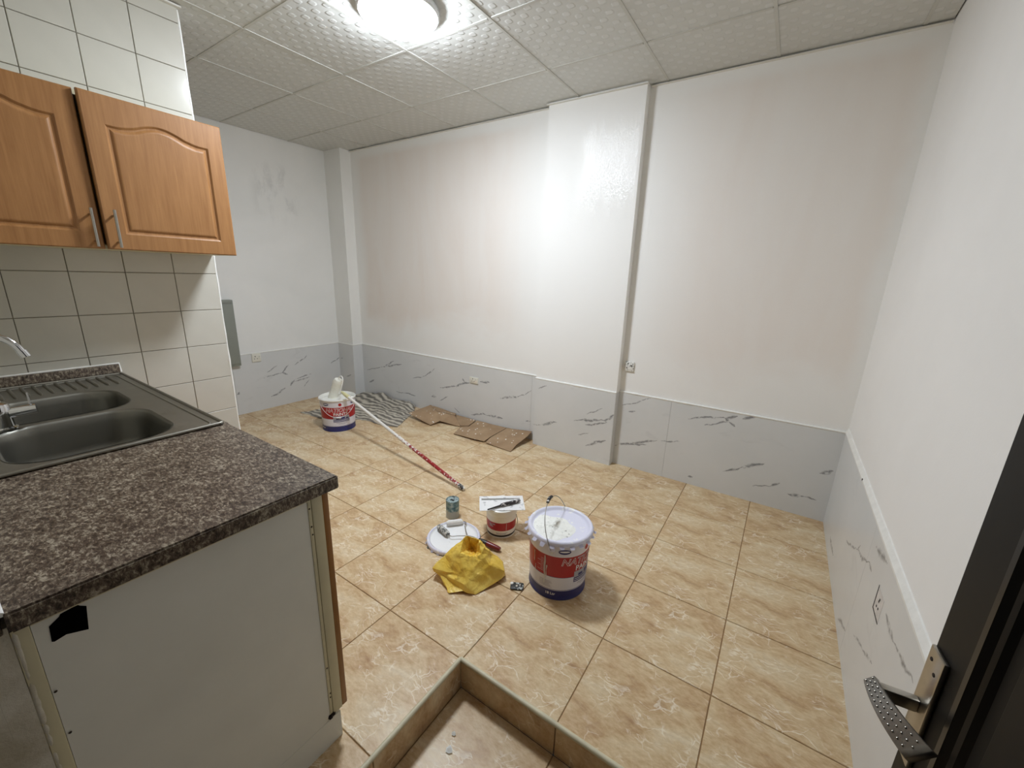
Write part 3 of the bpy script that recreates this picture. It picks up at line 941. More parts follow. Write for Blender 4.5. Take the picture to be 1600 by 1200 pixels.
bm = plate_with_holes([(x - l.x, y - l.y) for x, y in [(XT + 0.001, 0.0), (-1.6, 0.0), (-1.6, WY1), (XT + 0.001, WY1)]], [[(x - l.x, y - l.y) for x, y in rrect(-2.44, -1.612, 0.065, 0.50, 0.05, 4)]], 0.0)
r = bmesh.ops.extrude_face_region(bm, geom=bm.faces[:])
bmesh.ops.translate(bm, verts=[v for v in r['geom'] if isinstance(v, bmesh.types.BMVert)], vec=(0, 0, KT))
bm2 = bmesh.new()
a, c = loc_((-1.6, 0.0, ZK), (WX1, WY1, KZ), top)
add_box(bm2, a, c)
be = [e for e in bm2.edges if (all(abs(v.co.x - c[0]) < 1e-5 for v in e.verts) or all(abs(v.co.y - c[1]) < 1e-5 for v in e.verts)) and sum(v.co.z for v in e.verts) / 2 > KT * 0.4]
bmesh.ops.bevel(bm2, geom=be, offset=0.004, segments=2, affect='EDGES')
me_ = bpy.data.meshes.new('slab_part'); bm2.to_mesh(me_); bm2.free()
bm.from_mesh(me_); bpy.data.meshes.remove(me_)
finish('slab', bm, M['granite'], top)
a, c = loc_((XT + 0.001, -0.031, ZK - 0.004), (-0.955, -0.005, KZ - 0.012), top)
box('rear_strip', a, c, M['granite'], top, 0.003)
a, c = loc_((XT + 0.001, 0.0, KZ + 0.0105), (XT + 0.022, 0.572, KZ + 0.052), top)
box('upstand', a, c, M['granite'], top, 0.002)
bead('caulk_line', [Vector(q) - l for q in ((XT + 0.02, -0.002, KZ), (-0.95, -0.002, KZ))], 0.0045, M['caulk'], top, 4.0)
bead('caulk_line', [Vector(q) - l for q in ((XT + 0.004, 0.0, KZ + 0.054), (XT + 0.004, 0.574, KZ + 0.054), (XT + 0.012, 0.575, KZ + 0.012))], 0.005, M['caulk'], top, 8.0)

# ---------------- stainless sink
SZ = KZ + 0.0015
sink = thing('kitchen_sink', 'stainless steel double bowl sink with ribbed drainer', 'sink', (-2.17, 0.29, SZ))
l = sink.location
SX0, SX1, SY0, SY1 = XT + 0.024, -1.592, 0.012, 0.577
bowls = [(-2.035, -1.632, 0.085, 0.462), (-2.425, -2.075, 0.085, 0.462)]
holes = [[(x - l.x, y - l.y) for x, y in rrect(a, b, c, d, 0.105, 8)] for a, b, c, d in bowls]
bm = plate_with_holes([(x - l.x, y - l.y) for x, y in rrect(SX0 + 0.006, SX1 - 0.006, SY0 + 0.006, SY1 - 0.006, 0.012, 4)], holes, 0.0045)
finish('deck', bm, M['steel'], sink)
# rolled rim
o_ = [Vector((x - l.x, y - l.y, 0.005)) for x, y in rrect(SX0 + 0.006, SX1 - 0.006, SY0 + 0.006, SY1 - 0.006, 0.012, 4)]
bm = bmesh.new()
add_tube(bm, o_ + [o_[0]], 0.006, 8, caps=False)
finish('rim', bm, M['steel'], sink, smooth=True, angle=80)
o_ = [Vector((x - l.x, y - l.y, 0.0045)) for x, y in rrect(SX0 + 0.04, SX1 - 0.012, SY0 + 0.03, SY1 - 0.035, 0.03, 6)]
bm = bmesh.new()
add_tube(bm, o_ + [o_[0]], 0.0035, 8, caps=False)
finish('inner_bead', bm, M['steel'], sink, smooth=True, angle=80)
for (x0, x1, y0, y1) in bowls:
    bm = bmesh.new()
    rings = []
    for ins, z, rr in ((-0.004, 0.006, 0.109), (0.0, 0.0045, 0.105), (0.004, -0.004, 0.101), (0.009, -0.03, 0.096), (0.014, -0.10, 0.09), (0.022, -0.135, 0.082), (0.045, -0.152, 0.06), (0.10, -0.156, 0.04)):
        rings.append([bm.verts.new((x - l.x, y - l.y, z)) for x, y in rrect(x0 + ins, x1 - ins, y0 + ins, y1 - ins, rr, 8)])
    for a, b in zip(rings, rings[1:]):
        for k in range(len(a)):
            bm.faces.new((a[k], a[(k + 1) % len(a)], b[(k + 1) % len(a)], b[k]))
    bm.faces.new(rings[-1])
    bo = finish('bowl', bm, M['steel_bowl'], sink, smooth=True, angle=60)
    lathe('drain', [(0, 0.0), (0.022, 0.0), (0.03, 0.003), (0.036, 0.0035), (0.04, 0.0)], M['chrome'], bo, 24, loc=((x0 + x1) / 2 - l.x, (y0 + y1) / 2 - l.y, -0.1555))
for k in range(14):
    y = 0.065 + k * 0.034
    tube('drainer_rib', [(-2.69 - l.x, y - l.y, 0.0045), (-2.68 - l.x, y - l.y, 0.0065), (-2.51 - l.x, y - l.y, 0.0065), (-2.49 - l.x, y - l.y, 0.0045)], [0.002, 0.006, 0.006, 0.002], M['steel'], sink, 8)

# ---------------- mixer tap
tap = thing('mixer_tap', 'chrome swan-neck mixer tap at the back of the sink', 'tap', (-2.035, 0.098, SZ + 0.0075))
tap.location.x = -2.045
tap.location.y = 0.122
lathe('body', [(0.0, 0.0), (0.032, 0.0), (0.032, 0.006), (0.026, 0.010), (0.0245, 0.05), (0.0245, 0.075), (0.022, 0.084), (0.013, 0.09), (0.0, 0.092)], M['chrome'], tap, 28)
dxy = Vector((0.33, 0.94))
sp = [(0, 0, 0.085), (-0.001, -0.01, 0.16), (0.0, -0.012, 0.23), (0.006, 0.008, 0.285), (0.018, 0.040, 0.296), (0.028, 0.066, 0.275), (0.033, 0.080, 0.243)]
tube('spout', spline(sp, 8), 0.0105, M['chrome'], tap, 16)
tube('spout_tip', [(0.032, 0.077, 0.252), (0.035, 0.084, 0.232)], 0.0125, M['chrome'], tap, 16)
hb = tube('lever', [(0.004, 0.02, 0.052), (0.012, 0.06, 0.056), (0.016, 0.078, 0.057)], [0.017, 0.017, 0.016], M['chrome'], tap, 18)
tube('lever_pin', [(0.013, 0.066, 0.07), (0.012, 0.066, 0.112)], 0.0022, M['chrome'], hb, 8)

# ================================================================== DOOR at right, open into the room
DF = Vector((0.296, 0.85, 0))            # free edge of the face seen from the camera
dth = math.radians(6.5)
dv = Vector((math.sin(dth), -math.cos(dth), 0))     # free edge -> hinge
door = thing('door_1', 'dark brown panelled entrance door standing open at right', 'door', (DF.x, DF.y, PIT_Z))
door['kind'] = 'structure'
door.rotation_euler = (0, 0, math.atan2(dv.y, dv.x))   # local +x runs to the hinge, local -y is the seen face? (checked below)
# local frame: x along leaf to hinge, y = rot90(x)
W_, TH_ = 0.86, 0.04
# outward (seen) side is world -x: rot90(dv) = (cos, sin) = +x world, so the seen face is local y = 0 and the leaf fills y 0..TH
box('leaf', (0, 0.0, 0.008), (W_, TH_, 2.0), M['door_black'], door, 0.002)
def mould(x0, x1, z0, z1):
    bm = bmesh.new()
    lps = []
    for ins, d in ((0.0, 0.0), (0.004, -0.010), (0.018, -0.012), (0.026, -0.004), (0.034, -0.009), (0.042, -0.007), (0.048, 0.0)):
        lps.append([bm.verts.new((x, d, z)) for x, z in ((x0 + ins, z0 + ins), (x1 - ins, z0 + ins), (x1 - ins, z1 - ins), (x0 + ins, z1 - ins))])
    for a, b in zip(lps, lps[1:]):
        for k in range(4):
            bm.faces.new((a[k], a[(k + 1) % 4], b[(k + 1) % 4], b[k]))
    mo = finish('panel_moulding', bm, M['door_mould'], door)
    box('door_panel', (x0 + 0.075, -0.006, z0 + 0.075), (x1 - 0.075, 0.002, z1 - 0.075), M['door_black'], mo, 0.004)
mould(0.095, 0.765, 0.18, 1.84)
hz0 = -PIT_Z
hd = box('handle_plate', (0.004, -0.008, hz0 + 0.685), (0.050, 0.0, hz0 + 0.905), M['satin_nickel'], door, 0.003)
for x, z in ((0.018, 0.885), (0.036, 0.87), (0.027, 0.70)):
    lathe('screw', [(0, 0.001), (0.003, 0.001), (0.0036, 0)], M['dark_hole'], hd, 10, loc=(x, -0.008, hz0 + z)).rotation_euler = (math.pi / 2, 0, 0)
box('lever_arm', (0.016, -0.062, hz0 + 0.782), (0.030, -0.008, hz0 + 0.806), M['satin_nickel'], hd, 0.002)
# flat dimpled grip, bowed back towards the door
bm = bmesh.new()
rings = []
for k in range(11):
    t = k / 10
    cx = 0.008 + 0.112 * t
    cy = -0.066 + 0.030 * t * t + 0.006 * t
    cz = hz0 + 0.797 - 0.010 * t
    hh = 0.010 + 0.011 * t ** 0.8
    tl = 0.62 * hh
    rings.append([bm.verts.new((cx, cy - 0.004 - tl, cz - hh * 0.8 + 0.003)), bm.verts.new((cx, cy - 0.004 + tl, cz + hh * 0.8 + 0.003)), bm.verts.new((cx, cy + 0.004 + tl, cz + hh * 0.8 - 0.003)), bm.verts.new((cx, cy + 0.004 - tl, cz - hh * 0.8 - 0.003))])
for a, b in zip(rings, rings[1:]):
    for k in range(4):
        bm.faces.new((a[k], a[(k + 1) % 4], b[(k + 1) % 4], b[k]))
bm.faces.new(rings[0][::-1]); bm.faces.new(rings[-1])
bmesh.ops.bevel(bm, geom=bm.edges[:], offset=0.0012, segments=1, affect='EDGES')
M['dull_nickel'] = plain('dull_nickel', (128, 124, 118), 0.36, 1.0, var=0.08, vscale=60)
gp = finish('grip', bm, M['dull_nickel'], hd, smooth=True, angle=40)
bm = bmesh.new()
for k in range(12):
    for q in range(3):
        t = (k + 0.5 + 0.5 * (q % 2)) / 13
        cx = 0.008 + 0.112 * t
        cy = -0.066 + 0.030 * t * t + 0.006 * t - 0.006
        cz = hz0 + 0.797 - 0.010 * t + (q - 1) * (0.005 + 0.0065 * t)
        hh = 0.010 + 0.011 * t ** 0.8
        cy = cy + 0.0018 + 0.62 * hh * (q - 1) * 0.55
        cz = hz0 + 0.8005 - 0.010 * t + (q - 1) * 0.55 * 0.8 * hh
        add_lathe(bm, [(0, 0.0012), (0.0012, 0.0009), (0.0018, 0.0)], 8, (cx, cz, -cy))
bmesh.ops.rotate(bm, verts=bm.verts[:], cent=(0, 0, 0), matrix=Matrix.Rotation(math.pi / 2, 3, 'X'))
dm = finish('dimples', bm, M['satin_nickel'], gp, smooth=True)
dm['kind'] = 'stuff'

# ================================================================== WALL FITTINGS
def socket(label, centre, normal, w=0.088, h=0.088, double=False):
    """plate with slots; normal 'y-' (on back wall) or 'x+' (on left wall)"""
    rot = 0.0 if normal == 'y-' else math.pi / 2
    s = thing('wall_socket', label, 'socket', centre, rot)
    pl = box('plate', (-w / 2, -0.010, -h / 2), (w / 2, 0.0, h / 2), M['socket_white'], s, 0.003)
    for x, z, a, c in ((-0.012, 0.014, 0.0035, 0.006), (0.006, -0.010, 0.003, 0.004), (-0.020, -0.010, 0.003, 0.004)):
        box('slot', (x - a, -0.0106, z - c), (x + a, -0.0098, z + c), M['socket_dark'], pl)
    sw = box('rocker', (0.020, -0.013, -0.012), (0.034, -0.0098, 0.018), M['socket_white'], s, 0.0015)
    box('rocker_mark', (0.024, -0.0134, 0.008), (0.030, -0.0128, 0.012), M['socket_dark'], sw)
    return s
socket('white switched socket on the marble dado behind the cardboard', (-2.461, YB - 0.0032, 0.454), 'y-', 0.105, 0.062)
socket('white socket at the dado top on the far left wall', (XL + 0.0032, 1.978, 0.565), 'x+', 0.086, 0.086)
sb = thing('socket_box', 'uncovered white wiring box smeared with paint right of the pilaster', 'socket', (-0.940, YB + 0.006, 0.818))
M['smeared'] = splatter_material('smeared_socket', (232, 231, 226), (120, 122, 116), 0.56, 70.0, 0.4, bump=0.6)
box('plate', (-0.036, -0.014, -0.036), (0.036, 0.0, 0.040), M['smeared'], sb, 0.006)
box('side_lug', (-0.047, -0.016, -0.016), (-0.036, -0.002, 0.012), M['smeared'], sb, 0.003)
for x, z in ((-0.012, 0.022), (0.014, 0.012), (-0.018, -0.008)):
    box('slot', (x - 0.004, -0.0150, z - 0.004), (x + 0.004, -0.0138, z + 0.004), M['socket_dark'], sb)
# distribution box on the far left wall
db = thing('distribution_box', 'grey metal distribution box on the far left wall behind the tiles', 'fuse box', (XL - 0.006, 1.62, 0.515))
box('case', (0.0, -0.205, 0.0), (0.06, 0.195, 0.642), M['box_grey'], db, 0.004)
box('cover', (0.0605, -0.195, 0.022), (0.068, 0.187, 0.605), M['box_grey'], db, 0.003)
box('hinge_strip', (0.0605, -0.195, 0.612), (0.064, 0.187, 0.634), M['box_grey'], db, 0.001)
# rough cut-out in the right dado
cut = thing('wiring_cutout', 'plugged square cut with dark open edges in right wall marble', 'cutout', (XR - 0.0032, 1.63, 0.45))
box('cut_slot', (-0.0006, 0.040, -0.046), (0.004, 0.046, 0.045), M['dark_hole'], cut)
box('cut_slot', (-0.0006, -0.046, -0.047), (0.004, 0.046, -0.042), M['dark_hole'], cut)
box('filler_plate', (-0.0003, -0.044, -0.0405), (0.004, 0.0385, 0.044), plain('pinkish_filler', (212, 206, 200), 0.8, var=0.15, vscale=30), cut)
for y, z in ((0.0, 0.01), (-0.012, -0.01), (-0.005, 0.02), (0.01, -0.015)):
    box('chip', (-0.0012, y - 0.003, z - 0.004), (-0.0002, y + 0.004, z + 0.003), M['dark_hole'], cut)
# ================================================================== THINGS ON THE FLOOR
def text_bm(txt, size, offset=0.0, shear=0.0, cut=0.012):
    """flat text as a bmesh, centred on x, baseline at y = 0"""
    cu = bpy.data.curves.new('lettering', 'FONT')
    cu.body = txt
    cu.size = size
    cu.offset = offset
    cu.shear = shear
    cu.align_x = 'CENTER'
    cu.resolution_u = 3
    ob = bpy.data.objects.new('lettering_tmp', cu)
    COL.objects.link(ob)
    dg = bpy.context.evaluated_depsgraph_get()
    me = bpy.data.meshes.new_from_object(ob.evaluated_get(dg))
    bpy.data.objects.remove(ob)
    bpy.data.curves.remove(cu)
    bm = bmesh.new()
    bm.from_mesh(me)
    bpy.data.meshes.remove(me)
    xs = [v.co.x for v in bm.verts]
    x = min(xs) + cut
    while x < max(xs):
        bmesh.ops.bisect_plane(bm, geom=bm.verts[:] + bm.edges[:] + bm.faces[:], plane_co=(x, 0, 0), plane_no=(1, 0, 0))
        x += cut
    return bm

def wrap(bm, rfun, z, ang, lift):
    """bend a flat bmesh (x, y) round a pail: x -> arc, y -> height"""
    for v in bm.verts:
        zz = z + v.co.y
        r = rfun(zz) + lift
        a = ang + v.co.x / rfun(z)
        v.co = Vector((r * math.cos(a), r * math.sin(a), zz))
    return bm

def grid_bm(x0, x1, y0, y1, fn=None, nx=None, ny=2):
    bm = bmesh.new()
    nx = nx or max(2, int((x1 - x0) / 0.01))
    vs = [[bm.verts.new((x0 + (x1 - x0) * i / nx, y0 + (y1 - y0) * j / ny, 0)) for i in range(nx + 1)] for j in range(ny + 1)]
    for j in range(ny):
        for i in range(nx):
            bm.faces.new((vs[j][i], vs[j][i + 1], vs[j + 1][i + 1], vs[j + 1][i]))
    return bm

def ellipse_bm(rx, ry, hole=0.0, n=28):
    bm = bmesh.new()
    o = [bm.verts.new((rx * math.cos(2 * math.pi * k / n), ry * math.sin(2 * math.pi * k / n), 0)) for k in range(n)]
    if hole:
        i_ = [bm.verts.new((hole * rx * math.cos(2 * math.pi * k / n), hole * ry * math.sin(2 * math.pi * k / n), 0)) for k in range(n)]
        for k in range(n):
            bm.faces.new((o[k], o[(k + 1) % n], i_[(k + 1) % n], i_[k]))
    else:
        bm.faces.new(o)
        bmesh.ops.triangulate(bm, faces=bm.faces[:])
    return bm

def blob_bm(w, h, seed, n=18, taper=0.5):
    """a run of paint: rounded head, long narrow tail"""
    bm = bmesh.new()
    L, R = [], []
    for k in range(n + 1):
        t = k / n
        ww = w * (0.35 + 0.65 * abs(math.sin(3.1 * t + seed)) * (1 - taper * t)) * (0.4 if k in (0, n) else 1)
        c = 0.25 * w * noise.noise(Vector((t * 3, seed, 0)))
        L.append(bm.verts.new((c - ww / 2, -h * t, 0))); R.append(bm.verts.new((c + ww / 2, -h * t, 0)))
    for k in range(n):
        bm.faces.new((L[k], R[k], R[k + 1], L[k + 1]))
    return bm

def pail_print(root, rf, Hh, ang, emblem=True):
    """the printed label of the two big pails, centred at angle ang"""
    def put(name, bm, z, da, lift, mat):
        wrap(bm, rf, z, ang + da, lift)
        return finish(name, bm, mat, root)
    s = Hh / 0.32
    put('label_word', text_bm('NATIONAL', 0.052 * s, 0.0016, 0.25), 0.200 * s, 0.0, 0.0010, M['white_print'])
    put('label_word', text_bm('NATIONAL', 0.052 * s, -0.0006, 0.25), 0.200 * s, 0.0, 0.0018, M['red_print'])
    put('label_word', text_bm('PAINTS', 0.040 * s, 0.0008, 0.0), 0.164 * s, 0.06, 0.0012, M['white_print'])
    # oval mark near the rim
    put('logo', ellipse_bm(0.030 * s, 0.013 * s), 0.275 * s, -0.80, 0.0010, M['navy_print'])
    put('logo_stroke', ellipse_bm(0.024 * s, 0.0045 * s), 0.277 * s, -0.80, 0.0016, M['white_print'])
    put('logo', ellipse_bm(0.030 * s, 0.013 * s), 0.275 * s, 0.92, 0.0010, M['navy_print'])
    put('logo_stroke', ellipse_bm(0.024 * s, 0.0045 * s), 0.277 * s, 0.92, 0.0016, M['white_print'])
    put('seal', ellipse_bm(0.015 * s, 0.015 * s), 0.272 * s, 0.05, 0.0010, M['red_print'])
    # picture box: houses over blue stripes
    put('picture_box', grid_bm(-0.075 * s, 0.075 * s, -0.030 * s, 0.030 * s), 0.128 * s, 0.10, 0.0008, M['grey_print'])
    put('picture_sea', grid_bm(-0.075 * s, 0.075 * s, -0.030 * s, -0.004 * s), 0.128 * s, 0.10, 0.0013, M['navy_print'])
    for k, (x0, x1, y0, y1) in enumerate(((-0.05, -0.02, 0.0, 0.014), (-0.01, 0.03, 0.0, 0.022), (0.038, 0.066, 0.0, 0.012))):
        put('picture_house', grid_bm(x0 * s, x1 * s, y0 * s, y1 * s), 0.128 * s, 0.10, 0.0014, M['navy_print'])
    for y in (-0.012, -0.022):
        put('picture_stripe', grid_bm(-0.072 * s, 0.07 * s, y * s - 0.0016, y * s + 0.0016), 0.128 * s, 0.10, 0.0018, M['white_print'])
    for k, (y, w) in enumerate(((0.086, 0.05), (0.076, 0.032))):
        put('print_line', grid_bm(-w * s, w * s, -0.0022 * s, 0.0022 * s), y * s, 0.10, 0.0008, M['grey_print'])
    # side panel: level scale and small print
    for k in range(9):
        w = 0.012 if k % 3 else 0.03
        put('scale_mark', grid_bm(-w * s, 0.006 * s, -0.0006, 0.0006), (0.150 + 0.0085 * k) * s, -1.5, 0.0008, M['white_print'])
    for k in range(5):
        put('print_line', grid_bm(-0.03 * s, (0.035 - 0.006 * (k % 3)) * s, -0.0012, 0.0012), (0.070 + 0.008 * k) * s, -1.4, 0.0008, M['grey_print'])
    put('volume_mark', text_bm('18 Ltr', 0.020 * s, 0.0004), 0.028 * s, -1.2, 0.0010, M['white_print'])

def big_pail(root, rb, rt, Hh, ang):
    rf = lambda z: rb + (rt - rb) * max(0, min(1, z / Hh))
    W_ = lin((222, 220, 228)); RED = lin((172, 30, 34)); NAV = lin((42, 46, 104)); LAV = lin((208, 206, 222))
    stops = [(0.0, NAV), (0.165, W_), (0.172, NAV), (0.183, W_), (0.40, NAV), (0.407, RED), (0.765, W_)]
    key = 'pail_%d' % int(Hh * 1000)
    M[key] = pail_material('printed_pail_' + str(int(Hh * 1000)), stops, Hh)
    prof = [(0.0, 0.004), (rb - 0.008, 0.004), (rb - 0.005, 0.0), (rb + 0.002, 0.0), (rb + 0.003, 0.006), (rb, 0.012)]
    for k in range(1, 15):
        z = 0.012 + (Hh - 0.02) * k / 14
        prof.append((rf(z), z))
    prof += [(rt + 0.006, Hh - 0.006), (rt + 0.007, Hh - 0.001), (rt + 0.003, Hh), (rt - 0.003, Hh - 0.003), (rt - 0.004, Hh - 0.03), (rt - 0.008, Hh - 0.10)]
    lathe('body', prof, M[key], root, 64, angle=30)
    pail_print(root, rf, Hh, ang)
    return rf

def drip(root, rf, ang, z, w, h, seed):
    bm = blob_bm(w, h, seed)
    wrap(bm, rf, z, ang, 0.0022)
    r = bmesh.ops.solidify(bm, geom=bm.faces[:], thickness=0.0012)
    return finish('paint_run', bm, M['paint_white'], root, smooth=True)

# ---------------- near pail: closed, lid with pried-up tabs, bail standing up
PX, PY = -0.739, 1.586
toward = math.atan2(-PY, -PX)
pail = thing('paint_pail', 'red and white paint pail with crusted lid and raised wire handle', 'pail', (PX, PY, 0.0))
PH = 0.312
rf = big_pail(pail, 0.137, 0.1475, PH, toward + 1.0)
prof = [(0.0, PH - 0.004), (0.128, PH - 0.004), (0.134, PH - 0.002), (0.138, PH + 0.006), (0.144, PH + 0.011), (0.152, PH + 0.010), (0.157, PH + 0.004), (0.1575, PH - 0.012), (0.155, PH - 0.013), (0.154, PH + 0.001)]
lid = lathe('lid', prof, M['lid_lavender'], pail, 64, angle=50)
for k in range(22):
    a = 2 * math.pi * k / 22 + 0.1
    out = 0.010 + 0.009 * random.random()
    bm = bmesh.new()
    hw = 0.0115
    pts = [(0.1565, -0.006), (0.1565 + out * 0.6, -0.017 + 0.006 * random.random()), (0.1565 + out, -0.022 + 0.010 * random.random())]
    rings = []
    for i, (r, z) in enumerate(pts):
        w = hw * (1, 0.95, 0.6)[i]
        row = []
        for s_ in (-1, -0.5, 0, 0.5, 1):
            t = a + s_ * w / 0.157
            row.append(bm.verts.new((r * math.cos(t), r * math.sin(t), PH + z)))
        rings.append(row)
    for p, q in zip(rings, rings[1:]):
        for i in range(4):
            bm.faces.new((p[i], p[i + 1], q[i + 1], q[i]))
    bmesh.ops.solidify(bm, geom=bm.faces[:], thickness=0.0016)
    finish('lid_tab', bm, M['lid_lavender'], lid, smooth=True)
# crusted paint heap on the lid, off-centre towards the camera
bm = bmesh.new()
nR, nA = 12, 44
cc = Vector((-0.025, -0.030))
ctr = bm.verts.new((cc.x, cc.y, PH + 0.012))
prev = None
for i in range(1, nR + 1):
    ring = []
    for k in range(nA):
        a = 2 * math.pi * k / nA
        rr = (0.098 + 0.024 * noise.noise(Vector((math.cos(a) * 1.6, math.sin(a) * 1.6, 3.0)))) * i / nR
        x, y = cc.x + rr * math.cos(a) * 1.1, cc.y + rr * math.sin(a) * 0.9
        d = math.hypot(x, y)
        if d > 0.131:
            x, y = x * 0.131 / d, y * 0.131 / d
        h = (1 - (i / nR) ** 2) * 0.007 + 0.014 * max(0, noise.noise(Vector((x * 60, y * 60, 0)))) * (1 - 0.5 * i / nR) + 0.007 * noise.noise(Vector((x * 130, y * 130, 5)))
        ring.append(bm.verts.new((x, y, PH - 0.0038 + max(0.0, h if i < nR else 0.0))))
    for k in range(nA):
        if prev is None: bm.faces.new((ctr, ring[k], ring[(k + 1) % nA]))
        else: bm.faces.new((prev[k], ring[k], ring[(k + 1) % nA], prev[(k + 1) % nA]))
    prev = ring
finish('paint_crust', bm, M['paint_crust'], lid, smooth=True, angle=60)
# bail
ea = toward - 0.22
e1 = Vector((math.cos(ea), math.sin(ea), 0)); e2 = Vector((-math.sin(ea), math.cos(ea), 0))
lean = e2 * -0.42 if (e2.x > 0) else e2 * 0.42
upv = (Vector((0, 0, 1)) + lean).normalized()
pts = []
for k in range(25):
    t = math.pi * k / 24
    pts.append(e1 * (0.160 * math.cos(t)) + upv * (0.165 * math.sin(t) ** 0.8) + Vector((0, 0, PH - 0.035)))
tube('bail', pts, 0.0019, M['wire'], pail, 8)
g = pts[11:15]
gm = splatter_material('black_grip_with_paint', (18, 18, 20), (225, 225, 222), 0.58, 60.0, 0.4)
tube('grip', [g[0] + upv * 0.002, g[1] + upv * 0.004, g[2] + upv * 0.004, g[3] + upv * 0.002], [0.0075, 0.0085, 0.0085, 0.0075], gm, pail, 14)
for s_ in (1, -1):
    p_ = e1 * (0.150 * s_) + Vector((0, 0, PH - 0.035))
    lathe('ear', [(0, 0.010), (0.010, 0.009), (0.016, 0.004), (0.017, 0.0)], M['lid_lavender'], pail, 20, loc=p_ - e1 * (0.006 * s_)).rotation_euler = (e1 * s_).to_track_quat('Z', 'Y').to_euler()
for da, z, w, h, sd in ((-0.42, 0.235, 0.010, 0.155, 0.4), (-0.36, 0.185, 0.007, 0.06, 1.4), (-0.85, 0.23, 0.006, 0.06, 2.0), (-0.80, 0.16, 0.005, 0.05, 2.6), (-0.2, 0.28, 0.010, 0.03, 3.0), (-1.15, 0.26, 0.008, 0.035, 5.0), (-0.83, 0.10, 0.005, 0.04, 6.2)):
    drip(pail, rf, toward + da, z, w, h, sd)

# ---------------- far pail: open, full of white paint
QX, QY = -3.422, 2.18
toq = math.atan2(-QY, -QX)
pail2 = thing('paint_pail', 'open paint pail of white paint with a roller standing in it', 'pail', (QX, QY, 0.0))
QH = 0.311
rf2 = big_pail(pail2, 0.145, 0.156, QH, toq + 0.06)
lathe('paint', [(0.1495, QH - 0.030), (0.10, QH - 0.028), (0.0, QH - 0.027)], M['paint_white'], pail2, 48)
lathe('rim_paint', [(0.148, QH - 0.028), (0.1515, QH - 0.004), (0.158, QH + 0.002), (0.165, QH - 0.004), (0.164, QH - 0.012), (0.158, QH - 0.016)], M['paint_white'], pail2, 64)
# bail hanging down in front
ea = toq + 1.35
pts = []
for k in range(21):
    t = math.pi * k / 20
    a = ea - t * (2.70 / math.pi)
    dz = -0.135 * math.sin(t)
    r = rf2(QH - 0.04 + dz) + 0.006
    pts.append(Vector((r * math.cos(a), r * math.sin(a), QH - 0.035 + dz)))
tube('bail', pts, 0.0019, M['white_print'], pail2, 8)
tube('grip', [pts[9], pts[10], pts[11]], 0.0065, M['white_print'], pail2, 10)

# ---------------- long-handled roller leaning out of the far pail
S = Vector((-3.225, 2.14, 0.365))
E_ = Vector((-1.668, 1.968, 0.014))
roll = thing('paint_roller', 'white-loaded paint roller on a long red and white pole', 'roller', (QX, QY, 0.0))
lr = Vector((QX, QY, 0.0))
ax = (E_ - S).normalized()
def pt(t): return S + (E_ - S) * t - lr
np_ = N('red_pole_with_paint')
xx, yy, zz = np_.xyz(np_.coord())
along = np_.math('SUBTRACT', 1.0, np_.math('DIVIDE', zz, 0.352))     # 0 at the pail, 1 on the floor
sp_ = np_.noise(np_.coord(), 60.0, 4.0, 0.6)
msk = np_.smooth(np_.math('SUBTRACT', np_.math('ADD', np_.math('MULTIPLY', sp_, 0.85), np_.math('ABSOLUTE', np_.math('SUBTRACT', along, 0.72))), 0.58), -0.03, 0.05)
msk = np_.math('MAXIMUM', msk, np_.math('SUBTRACT', 1.0, np_.smooth(along, 0.36, 0.44)))
np_.set(Base_Color=np_.mix(msk, lin((150, 34, 36)), lin((236, 232, 226))), Roughness=0.4)
pole = tube('pole', [pt(0.03), pt(0.50), pt(0.501), pt(0.97)], [0.0125, 0.0125, 0.0135, 0.0135], np_.m, roll, 14)
tube('end_cap', [pt(0.965), pt(0.985), pt(1.0)], [0.016, 0.016, 0.011], splatter_material('painted_end_cap', (52, 48, 46), (226, 222, 214), 0.5, 40.0), pole, 14)
tube('ferrule', [pt(-0.045), pt(-0.03), pt(0.0), pt(0.035)], [0.008, 0.013, 0.017, 0.017], plain('cream_handle_with_paint', (226, 220, 168), 0.4, var=0.15, vscale=40), roll, 14)
r0 = Vector((-3.395, 2.19, 0.472)) - lr
r1 = Vector((-3.500, 2.170, 0.255)) - lr
sl = []
for k in range(13):
    t = k / 12
    sl.append(r0 + (r1 - r0) * t)
bm = bmesh.new()
add_tube(bm, sl, [0.032 if k in (0, 12) else 0.040 for k in range(13)], 24)
for v in bm.verts:
    v.co += Vector((noise.noise(v.co * 70), noise.noise(v.co * 70 + Vector((9, 0, 0))), noise.noise(v.co * 70 + Vector((0, 9, 0))))) * 0.003
finish('sleeve', bm, M['roller_pile'] if 'roller_pile' in M else plain('loaded_roller_pile', (238, 237, 226), 0.7, var=0.05, vscale=60, bump=0.9, bscale=120), roll, smooth=True, angle=60)
fr = [r0, r0 + Vector((0.022, 0.004, 0.034)), r0 + Vector((0.062, 0.0, 0.034)), r0 + Vector((0.078, -0.01, -0.01)), r0 + Vector((0.060, -0.03, -0.10)), Vector((-3.335, 2.15, 0.345)) - lr, pt(-0.04)]
tube('wire_frame', spline(fr, 5), 0.0052, M['paint_white'], roll, 10)

